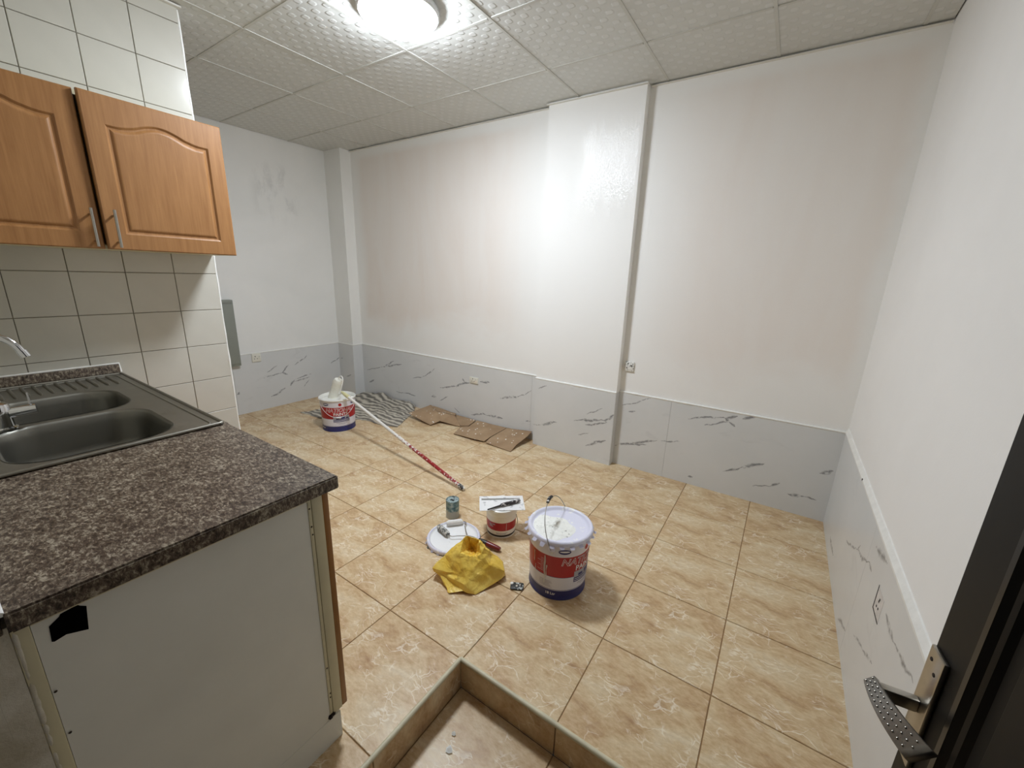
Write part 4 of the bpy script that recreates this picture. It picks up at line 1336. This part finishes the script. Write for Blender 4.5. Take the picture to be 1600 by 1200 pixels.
# ---------------- striped grey cloth heaped against the wall corner
def coons(u, v):
    """outline of the cloth on the floor: four bowed sides"""
    A, B, C, D = Vector((-4.085, 2.165)), Vector((-2.975, 2.50)), Vector((-3.28, 3.03)), Vector((-4.17, 3.00))
    def side(pts, t):
        n = len(pts) - 1
        k = min(int(t * n), n - 1)
        return Vector(pts[k]).lerp(Vector(pts[k + 1]), t * n - k)
    bot = side([A, (-3.75, 2.19), (-3.56, 2.34), (-3.36, 2.44), (-3.12, 2.44), B], u)
    top = side([D, (-3.95, 3.03), (-3.70, 3.02), (-3.48, 3.03), C], u)
    lef = side([A, (-4.02, 2.36), (-4.12, 2.65), D], v)
    rig = side([B, (-3.08, 2.72), (-3.16, 2.88), C], v)
    return bot * (1 - v) + top * v + lef * (1 - u) + rig * u - (A * (1 - u) * (1 - v) + B * u * (1 - v) + C * u * v + D * (1 - u) * v)
bm = bmesh.new()
NU, NV = 80, 64
uvl = bm.loops.layers.uv.new('UVMap')
gv = []
pin = Vector((QX, QY))
for j in range(NV + 1):
    row = []
    for i in range(NU + 1):
        u, v = i / NU, j / NV
        p2 = coons(u, v)
        q = Vector((p2.x * 5, p2.y * 5, 0))
        wr = 0.5 + 0.5 * math.sin(34 * (p2.x * 0.35 + p2.y * 0.94) + 4 * noise.noise(q * 0.8))
        h = 0.010 + 0.012 * wr * (0.4 + v) + 0.010 * noise.noise(q * 1.7) + 0.006 * noise.noise(q * 5)
        h += 0.055 * max(0, v - 0.72) / 0.28 * (0.55 + 0.6 * noise.noise(q * 1.1 + Vector((7, 0, 0))))
        edge = min(u, v, 1 - u)
        h *= min(1, 0.35 + edge * 6)
        d = (p2 - pin).length
        if d < 0.19: h = min(h, 0.002)
        jit = Vector((noise.noise(q * 3), noise.noise(q * 3 + Vector((3, 1, 0))))) * 0.018
        ynew = min(p2.y + jit.y, 3.035)
        row.append((bm.verts.new((p2.x + jit.x, ynew, max(0.003, h))), (u, v)))
    gv.append(row)
for j in range(NV):
    for i in range(NU):
        q = (gv[j][i], gv[j][i + 1], gv[j + 1][i + 1], gv[j + 1][i])
        c = sum((w[0].co.xy for w in q), Vector((0, 0))) / 4
        if (c - pin).length < 0.152: continue
        f = bm.faces.new([w[0] for w in q])
        for lp, w in zip(f.loops, q):
            lp[uvl].uv = w[1]
for row in gv:
    for v, _ in row:
        if not v.link_faces: bm.verts.remove(v)
bmesh.ops.recalc_face_normals(bm, faces=bm.faces[:])
bmesh.ops.solidify(bm, geom=bm.faces[:], thickness=0.0025)
me = bpy.data.meshes.new('drop_cloth'); bm.to_mesh(me); bm.free(); me.shade_smooth()
cl = link('drop_cloth', me, cloth_material())
tag(cl, 'crumpled grey and cream striped cloth in the far corner', 'cloth')

# ---------------- flattened cardboard box against the back wall
card = thing('cardboard_box', 'flattened brown cardboard box splashed with white paint by the wall', 'cardboard', (-2.45, 2.88, 0.0))
lc = Vector((-2.45, 2.88, 0.0))
ncard = N('brown_cardboard')
co = ncard.coord()
fl = ncard.noise(ncard.mapping(co, (4, 60, 4)), 2.0, 2.0)
bl = ncard.noise(co, 7.0, 4.0)
cb = ncard.ramp(bl, [(0.3, lin((146, 119, 90))), (0.7, lin((170, 143, 112)))])
vd = ncard.node('ShaderNodeTexVoronoi', {'Vector': co, 'Scale': 26.0})
spot = ncard.math('SUBTRACT', 1.0, ncard.smooth(vd.outputs['Distance'], 0.16, 0.21))
keep = ncard.smooth(ncard.noise(co, 6.0, 2.0), 0.5, 0.56)
ncard.set(Base_Color=ncard.mix(ncard.math('MULTIPLY', spot, keep), cb, lin((238, 236, 230))), Roughness=0.85)
ncard.bump(fl, 0.12, 0.002)
M['card'] = ncard.m
def panel(name, pts, sag=0.0, label=None):
    bm = bmesh.new()
    f = bm.faces.new([bm.verts.new(Vector(p) - lc) for p in pts])
    bmesh.ops.triangulate(bm, faces=[f])
    bmesh.ops.subdivide_edges(bm, edges=bm.edges[:], cuts=3, use_grid_fill=True)
    for v in bm.verts:
        v.co.z += 0.004 * noise.noise(v.co * 6) + 0.0015 * noise.noise(v.co * 20)
        v.co.z = max(v.co.z, 0.004)
    bmesh.ops.recalc_face_normals(bm, faces=bm.faces[:])
    if sum((f.normal.z for f in bm.faces)) < 0:
        bmesh.ops.reverse_faces(bm, faces=bm.faces[:])
    bmesh.ops.solidify(bm, geom=bm.faces[:], thickness=0.0035)
    o = finish(name, bm, M['card'], card)
    return o
panel('flap', [(-3.084, 2.756, 0.055), (-3.069, 3.045, 0.074), (-2.865, 2.937, 0.075), (-2.724, 2.844, 0.03), (-2.749, 2.728, 0.012)])
panel('back_strip', [(-3.069, 3.045, 0.076), (-2.690, 3.045, 0.060), (-2.629, 2.958, 0.077), (-2.865, 2.940, 0.077)])
panel('inner_flap', [(-2.865, 2.934, 0.074), (-2.629, 2.952, 0.074), (-2.494, 2.889, 0.006), (-2.724, 2.840, 0.026)])
panel('small_flap', [(-2.740, 3.043, 0.046), (-2.430, 3.045, 0.045), (-2.412, 2.905, 0.030), (-2.491, 2.884, 0.020)])
panel('side_panel', [(-2.474, 2.864, 0.02), (-2.398, 2.903, 0.03), (-2.414, 3.045, 0.045), (-2.052, 3.045, 0.052), (-2.076, 2.821, 0.03), (-2.078, 2.725, 0.015), (-2.211, 2.699, 0.022), (-2.425, 2.704, 0.010)])
panel('end_panel', [(-2.066, 2.821, 0.03), (-2.044, 3.045, 0.054), (-1.770, 3.043, 0.088), (-1.768, 2.95, 0.066), (-1.783, 2.812, 0.034), (-1.776, 2.705, 0.006), (-2.056, 2.716, 0.012)])

# ---------------- small tin
tin = thing('metal_tin', 'small grey-blue tin can dribbled with paint', 'tin', (-1.530, 1.694, 0.0))
nt = N('grey_blue_tin')
x_, y_, z_ = nt.xyz(nt.coord())
lowm = nt.math('SUBTRACT', 1.0, nt.smooth(nt.math('ADD', z_, nt.math('MULTIPLY', nt.noise(nt.coord(), 25.0, 3.0), 0.05)), 0.068, 0.078))
tb = nt.ramp(nt.noise(nt.coord(), 38.0, 3.0), [(0.35, lin((54, 92, 104))), (0.5, lin((112, 146, 152))), (0.62, lin((176, 192, 190)))])
nt.set(Base_Color=nt.mix(lowm, tb, lin((176, 180, 174))), Roughness=0.4, Metallic=0.1)
lathe('can', [(0, 0.002), (0.038, 0.002), (0.0405, 0.0), (0.0415, 0.003), (0.0405, 0.006), (0.0405, 0.111), (0.0415, 0.114), (0.0405, 0.117), (0.039, 0.115)], nt.m, tin, 36)
lathe('top', [(0.0392, 0.1145), (0.037, 0.111), (0.0, 0.111)], splatter_material('dirty_tin_top', (150, 166, 166), (70, 84, 88), 0.54, 34.0, 0.4), tin, 36)
box('dried_chip', (-0.012, -0.008, 0.111), (0.014, 0.004, 0.1145), M['socket_dark'], tin, 0.001)

# ---------------- white lid lying on the floor
LIDX, LIDY = -1.366, 1.52
lidf = thing('pail_lid', 'loose white pail lid with lavender rim lying on the floor', 'lid', (LIDX, LIDY, 0.0))
lathe('disc', [(0.0, 0.014), (0.126, 0.014), (0.131, 0.016), (0.135, 0.022)], M['lid_white'], lidf, 64, angle=50)
rim_ = lathe('rim', [(0.135, 0.020), (0.139, 0.025), (0.146, 0.025), (0.151, 0.020), (0.1515, 0.006), (0.149, 0.005), (0.148, 0.018)], M['lid_lavender'], lidf, 64, angle=50)
for k in range(22):
    a = 2 * math.pi * k / 22
    bm = bmesh.new()
    rows = []
    for r, z, w in ((0.150, 0.012, 0.010), (0.1545, 0.005, 0.0095), (0.157 + 0.003 * random.random(), 0.0012, 0.006)):
        rows.append([bm.verts.new((r * math.cos(a + s_ * w / 0.15), r * math.sin(a + s_ * w / 0.15), z)) for s_ in (-1, 0, 1)])
    for p, q in zip(rows, rows[1:]):
        for i in range(2): bm.faces.new((p[i], p[i + 1], q[i + 1], q[i]))
    bmesh.ops.solidify(bm, geom=bm.faces[:], thickness=0.0014)
    finish('lid_tab', bm, M['lid_lavender'] if k % 3 else M['box_grey'], rim_)

# ---------------- two mini rollers on that lid
def mini_roller(label, a, b, wire_pts, hpts, sleeve_mat, handle_mat):
    a, b = Vector(a), Vector(b)
    base_ = Vector((a.x, a.y, 0.014))
    r = thing('mini_roller', label, 'roller', base_)
    ps = [a + (b - a) * k / 8 - base_ for k in range(9)]
    bm = bmesh.new()
    add_tube(bm, ps, [0.010] + [0.0165] * 7 + [0.010], 20)
    for v in bm.verts:
        v.co += Vector((noise.noise(v.co * 90 + a), noise.noise(v.co * 90 + b), noise.noise(v.co * 80))) * 0.0012
    finish('sleeve', bm, sleeve_mat, r, smooth=True, angle=60)
    tube('wire_frame', [Vector(p) - base_ for p in spline(wire_pts, 5)], 0.0028, M['wire'], r, 8)
    if hpts:
        tube('handle', [Vector(p) - base_ for p in hpts], [0.011, 0.0145, 0.0150, 0.0135, 0.011], handle_mat, r, 16)
    return r
zc = 0.0335
foam = plain('white_foam', (232, 232, 230), 0.9, var=0.05, vscale=60, bump=0.5, bscale=150)
dirty = splatter_material('paint-caked_foam', (196, 196, 190), (96, 96, 92), 0.5, 60.0, 0.7, bump=0.9)
hm = N('red_black_handle')
hx, hy, hz_ = hm.xyz(hm.coord())
hm.set(Base_Color=hm.ramp(hm.math('MULTIPLY', hx, 2.6), [(0.0, lin((40, 38, 38))), (0.83, lin((112, 26, 30)))], 'CONSTANT'), Roughness=0.3)
mini_roller('clean white mini roller lying on the loose lid', (-1.472, 1.575, zc), (-1.408, 1.648, zc), [(-1.404, 1.652, zc), (-1.384, 1.650, zc), (-1.372, 1.625, 0.032), (-1.330, 1.585, 0.034), (-1.300, 1.560, 0.036)], None, foam, None)
mini_roller('grey paint-caked mini roller with dark red handle under the bag', (-1.492, 1.527, zc), (-1.388, 1.500, zc), [(-1.384, 1.499, zc), (-1.362, 1.502, zc), (-1.330, 1.530, 0.034), (-1.270, 1.562, 0.038), (-1.215, 1.572, 0.030)], [(-1.225, 1.572, 0.0275), (-1.205, 1.5745, 0.0255), (-1.155, 1.580, 0.0215), (-1.105, 1.586, 0.018), (-1.090, 1.588, 0.016)], dirty, hm.m)

# ---------------- small white tub with red band, trowel and dirty brush on it
tub = thing('paint_tub', 'small white plastic tub with a red label band', 'tub', (-1.201, 1.754, 0.0))
TH2 = 0.150
nw = pail_material('white_tub_red_band', [(0.0, lin((236, 234, 228))), (0.07, lin((36, 34, 44))), (0.15, lin((236, 234, 228))), (0.33, lin((168, 24, 32))), (0.68, lin((236, 234, 228)))], TH2)
lathe('body', [(0, 0.003), (0.078, 0.003), (0.080, 0.0), (0.083, 0.001), (0.0905, TH2), (0.086, TH2)], nw, tub, 48, angle=30)
lathe('lid', [(0.0, TH2 + 0.024), (0.076, TH2 + 0.024), (0.080, TH2 + 0.027), (0.086, TH2 + 0.029), (0.0925, TH2 + 0.026), (0.0945, TH2 + 0.020), (0.0945, TH2 - 0.004), (0.092, TH2 - 0.008), (0.0905, TH2 - 0.004)], M['paint_white'], tub, 48, angle=40)
tt = math.atan2(-1.754, 1.201)
rt_ = lambda z: 0.083 + 0.0075 * z / TH2
for y, w, da in ((0.036, 0.034, 0.05), (0.029, 0.028, 0.02)):
    bm = grid_bm(-w, w, -0.0018, 0.0018); wrap(bm, rt_, y, tt + da, 0.0007); finish('print_line', bm, M['grey_print'], tub)
for y, w, da in ((0.085, 0.010, -0.75), (0.075, 0.012, -0.7), (0.090, 0.008, -0.5)):
    bm = grid_bm(-w, w, -0.003, 0.003); wrap(bm, rt_, y, tt + da, 0.0007); finish('print_mark', bm, M['grey_print'], tub)
bm = grid_bm(-0.0007, 0.0007, -0.03, 0.02, nx=1); wrap(bm, rt_, 0.08, tt + 0.35, 0.0008)
finish('scratch', bm, M['white_print'], tub)
tube('bail', spline([(0.092 * math.cos(tt + 1.2), 0.092 * math.sin(tt + 1.2), TH2 - 0.02), (0.098 * math.cos(tt + 1.3), 0.098 * math.sin(tt + 1.3), 0.09), (0.094 * math.cos(tt + 1.5), 0.094 * math.sin(tt + 1.5), 0.05)], 5), 0.0016, M['socket_dark'], tub, 6)
ZT = TH2 + 0.0292
tr = thing('finishing_trowel', 'white paint-coated rectangular trowel blade laid across the tub', 'trowel', (-1.201, 1.754, ZT))
ang_t = math.atan2(1.891 - 1.728, -1.147 + 1.352)
tr.rotation_euler = (0, 0, ang_t)
wt = splatter_material('paint_coated_blade', (236, 236, 236), (196, 196, 198), 0.6, 24.0, 0.4, bump=0.5)
bl_ = box('blade', (-0.130, -0.078, 0.0), (0.130, 0.078, 0.0025), wt, tr, 0.0008)
box('back_rib', (-0.118, 0.040, 0.0026), (0.110, 0.052, 0.010), wt, bl_, 0.002)
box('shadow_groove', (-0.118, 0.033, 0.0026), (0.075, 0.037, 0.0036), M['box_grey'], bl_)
sc_ = thing('paint_brush', 'dark dirty brush with thin handle lying on the trowel', 'brush', (-1.172, 1.745, ZT + 0.0026))
P0, P1, P2 = Vector((-1.215, 1.636, 0)), Vector((-1.180, 1.716, 0)), Vector((-1.120, 1.822, 0))
b0 = Vector((-1.172, 1.745, 0))
zz = Vector((0, 0, 0.009))
tube('handle', [P0 - b0 + zz, (P0 + P1) / 2 - b0 + zz, P1 - b0 + zz], [0.004, 0.005, 0.006], M['socket_dark'], sc_, 10)
bm = bmesh.new()
n_ = 10
ps = [P1 - b0 + (P2 - P1) * (k / n_) + zz * 1.15 for k in range(n_ + 1)]
add_tube(bm, ps, [0.008] + [0.0105] * (n_ - 1) + [0.007], 14)
for v in bm.verts:
    v.co += Vector((noise.noise(v.co * 120), noise.noise(v.co * 120 + Vector((5, 0, 0))), abs(noise.noise(v.co * 130)))) * 0.004
    v.co.z = max(v.co.z, 0.0005)
finish('bristles', bm, splatter_material('dirty_bristles', (58, 54, 54), (206, 204, 200), 0.56, 70.0, 0.8, bump=1.0), sc_, smooth=False)

# ---------------- yellow plastic bag
BAG = [(-1.245, 1.228, 0.06), (-1.214, 1.285, 0.11), (-1.149, 1.347, 0.19), (-1.143, 1.369, 0.205), (-1.108, 1.379, 0.2), (-1.08, 1.389, 0.195), (-1.045, 1.383, 0.17), (-1.022, 1.426, 0.11), (-0.986, 1.452, 0.07), (-0.956, 1.428, 0.05), (-0.955, 1.406, 0.02), (-1.004, 1.268, 0.002), (-1.053, 1.241, 0.015), (-1.107, 1.201, 0.002), (-1.212, 1.24, 0.045), (-1.126, 1.295, 0.155), (-1.087, 1.317, 0.14), (-1.055, 1.344, 0.135), (-1.061, 1.265, 0.07), (-1.055, 1.244, 0.05), (-1.015, 1.34, 0.08), (-1.002, 1.369, 0.1), (-1.127, 1.257, 0.07), (-1.14, 1.412, 0.11), (-1.045, 1.362, 0.15),
       (-1.265, 1.330, 0.034), (-1.225, 1.430, 0.040), (-1.120, 1.505, 0.044), (-1.010, 1.500, 0.03), (-1.20, 1.25, 0.004), (-0.965, 1.45, 0.004), (-1.225, 1.355, 0.030)]
BF = [(0, 1, 22), (1, 15, 22), (1, 2, 15), (0, 22, 14), (14, 22, 18), (14, 18, 19), (14, 19, 12), (14, 12, 13), (22, 15, 18), (15, 16, 18), (16, 17, 18), (17, 20, 18), (18, 20, 19), (19, 20, 11), (19, 11, 12), (20, 10, 11), (20, 9, 10), (20, 21, 9), (17, 21, 20), (17, 24, 21), (24, 6, 7), (24, 7, 21), (21, 7, 8), (21, 8, 9),
      (2, 3, 23), (3, 4, 23), (4, 5, 23), (5, 24, 23), (5, 6, 24), (24, 17, 23), (17, 16, 23), (16, 15, 23), (15, 2, 23),
      (0, 25, 1), (1, 25, 26), (1, 26, 2), (2, 26, 3), (3, 26, 27), (3, 27, 4), (4, 27, 5), (5, 27, 6), (6, 27, 28), (6, 28, 7), (7, 28, 8), (8, 28, 9), (9, 28, 30), (9, 30, 10), (0, 14, 29), (14, 13, 29), (0, 29, 25)]
bl0 = Vector((-1.10, 1.32, 0.0))
bm = bmesh.new()
vs = [bm.verts.new(Vector(p) - bl0) for p in BAG]
for f in BF:
    try: bm.faces.new([vs[k] for k in f])
    except ValueError: pass
for v in [v for v in bm.verts if not v.link_faces]: bm.verts.remove(v)
bmesh.ops.recalc_face_normals(bm, faces=bm.faces[:])
for it in range(4):
    bmesh.ops.subdivide_edges(bm, edges=bm.edges[:], cuts=1, use_grid_fill=True, smooth=0.10 if it < 2 else 0.0)
bm.normal_update()
mouth = Vector((-1.10, 1.36, 0.16)) - bl0
for v in bm.verts:
    p = v.co
    ridge = 1 - 2 * abs(noise.noise(p * 16 + Vector((4, 2, 1))))
    ridge2 = 1 - 2 * abs(noise.noise(p * 34))
    d = 0.0050 * ridge + 0.0016 * ridge2
    dm_ = (p - mouth).length
    if dm_ < 0.075:
        a = math.atan2(p.y - mouth.y, p.x - mouth.x)
        d += 0.006 * math.sin(a * 17 + 8 * noise.noise(p * 8)) * (1 - dm_ / 0.075)
    v.co = p + v.normal * d
    v.co.z = max(v.co.z, 0.001)
# keep the mini-roller handle and the lid clear of the bag
for v in bm.verts:
    w = v.co + bl0
    if math.hypot(w.x - LIDX, w.y - LIDY) < 0.165 and v.co.z < 0.045: v.co.z = 0.045
bmesh.ops.solidify(bm, geom=bm.faces[:], thickness=0.0006)
nb_ = N('yellow_plastic_bag')
yb_ = nb_.ramp(nb_.noise(nb_.coord(), 14.0, 4.0), [(0.3, lin((236, 196, 70))), (0.7, lin((248, 220, 112)))])
nb_.set(Base_Color=yb_, Roughness=0.42)
nb_.set(Subsurface_Weight=0.0)
cr_ = nb_.math('ABSOLUTE', nb_.math('SUBTRACT', nb_.noise(nb_.coord(), 22.0, 3.0, 0.5, 0.6), 0.5))
nb_.bump(nb_.math('ADD', nb_.math('MULTIPLY', cr_, 2.5), nb_.math('MULTIPLY', nb_.noise(nb_.coord(), 90.0, 3.0), 0.25)), 0.45, 0.008)
bag = finish('plastic_bag', bm, nb_.m, None, tuple(bl0), smooth=True, angle=32)
tag(bag, 'crumpled yellow plastic bag standing open on the floor', 'bag')

# ---------------- small black switch plate on the floor
pt_ = thing('switch_plate', 'small black plate with white paint blots beside the pail', 'plate', (-0.872, 1.425, 0.0), 0.5)
box('plate', (-0.032, -0.024, 0.0), (0.032, 0.024, 0.009), splatter_material('black_plate_with_paint', (34, 36, 34), (196, 200, 194), 0.60, 60.0, 0.5, bump=0.3), pt_, 0.006)
box('contact', (-0.006, -0.010, 0.0092), (0.004, 0.002, 0.012), M['satin_nickel'], pt_, 0.001)
box('contact', (0.010, -0.002, 0.0092), (0.018, 0.010, 0.012), M['satin_nickel'], pt_, 0.001)
lathe('paint_blot', [(0, 0.0035), (0.006, 0.003), (0.009, 0.0)], M['paint_white'], pt_, 12, loc=(-0.026, 0.014, 0.008))
# ---------------- flakes of paint on the landing
for k, (x, y, s_) in enumerate(((-0.742, 0.820, 0.009), (-0.722, 0.772, 0.014))):
    bm = bmesh.new()
    o_ = [(s_ * (0.7 + 0.5 * random.random()) * math.cos(a), s_ * (0.7 + 0.5 * random.random()) * math.sin(a)) for a in [2 * math.pi * q / 6 for q in range(6)]]
    f = bm.faces.new([bm.verts.new((a, b, 0.0012 * random.random())) for a, b in o_])
    bmesh.ops.solidify(bm, geom=[f], thickness=0.003)
    o = finish('paint_flake', bm, M['paint_white'], None, (x, y, PIT_Z + 0.0034))
    tag(o, ('small white paint flake on the landing, nearer the step corner', 'larger white paint flake on the landing, nearer the camera')[k], 'flake', 'paint flakes on the landing')
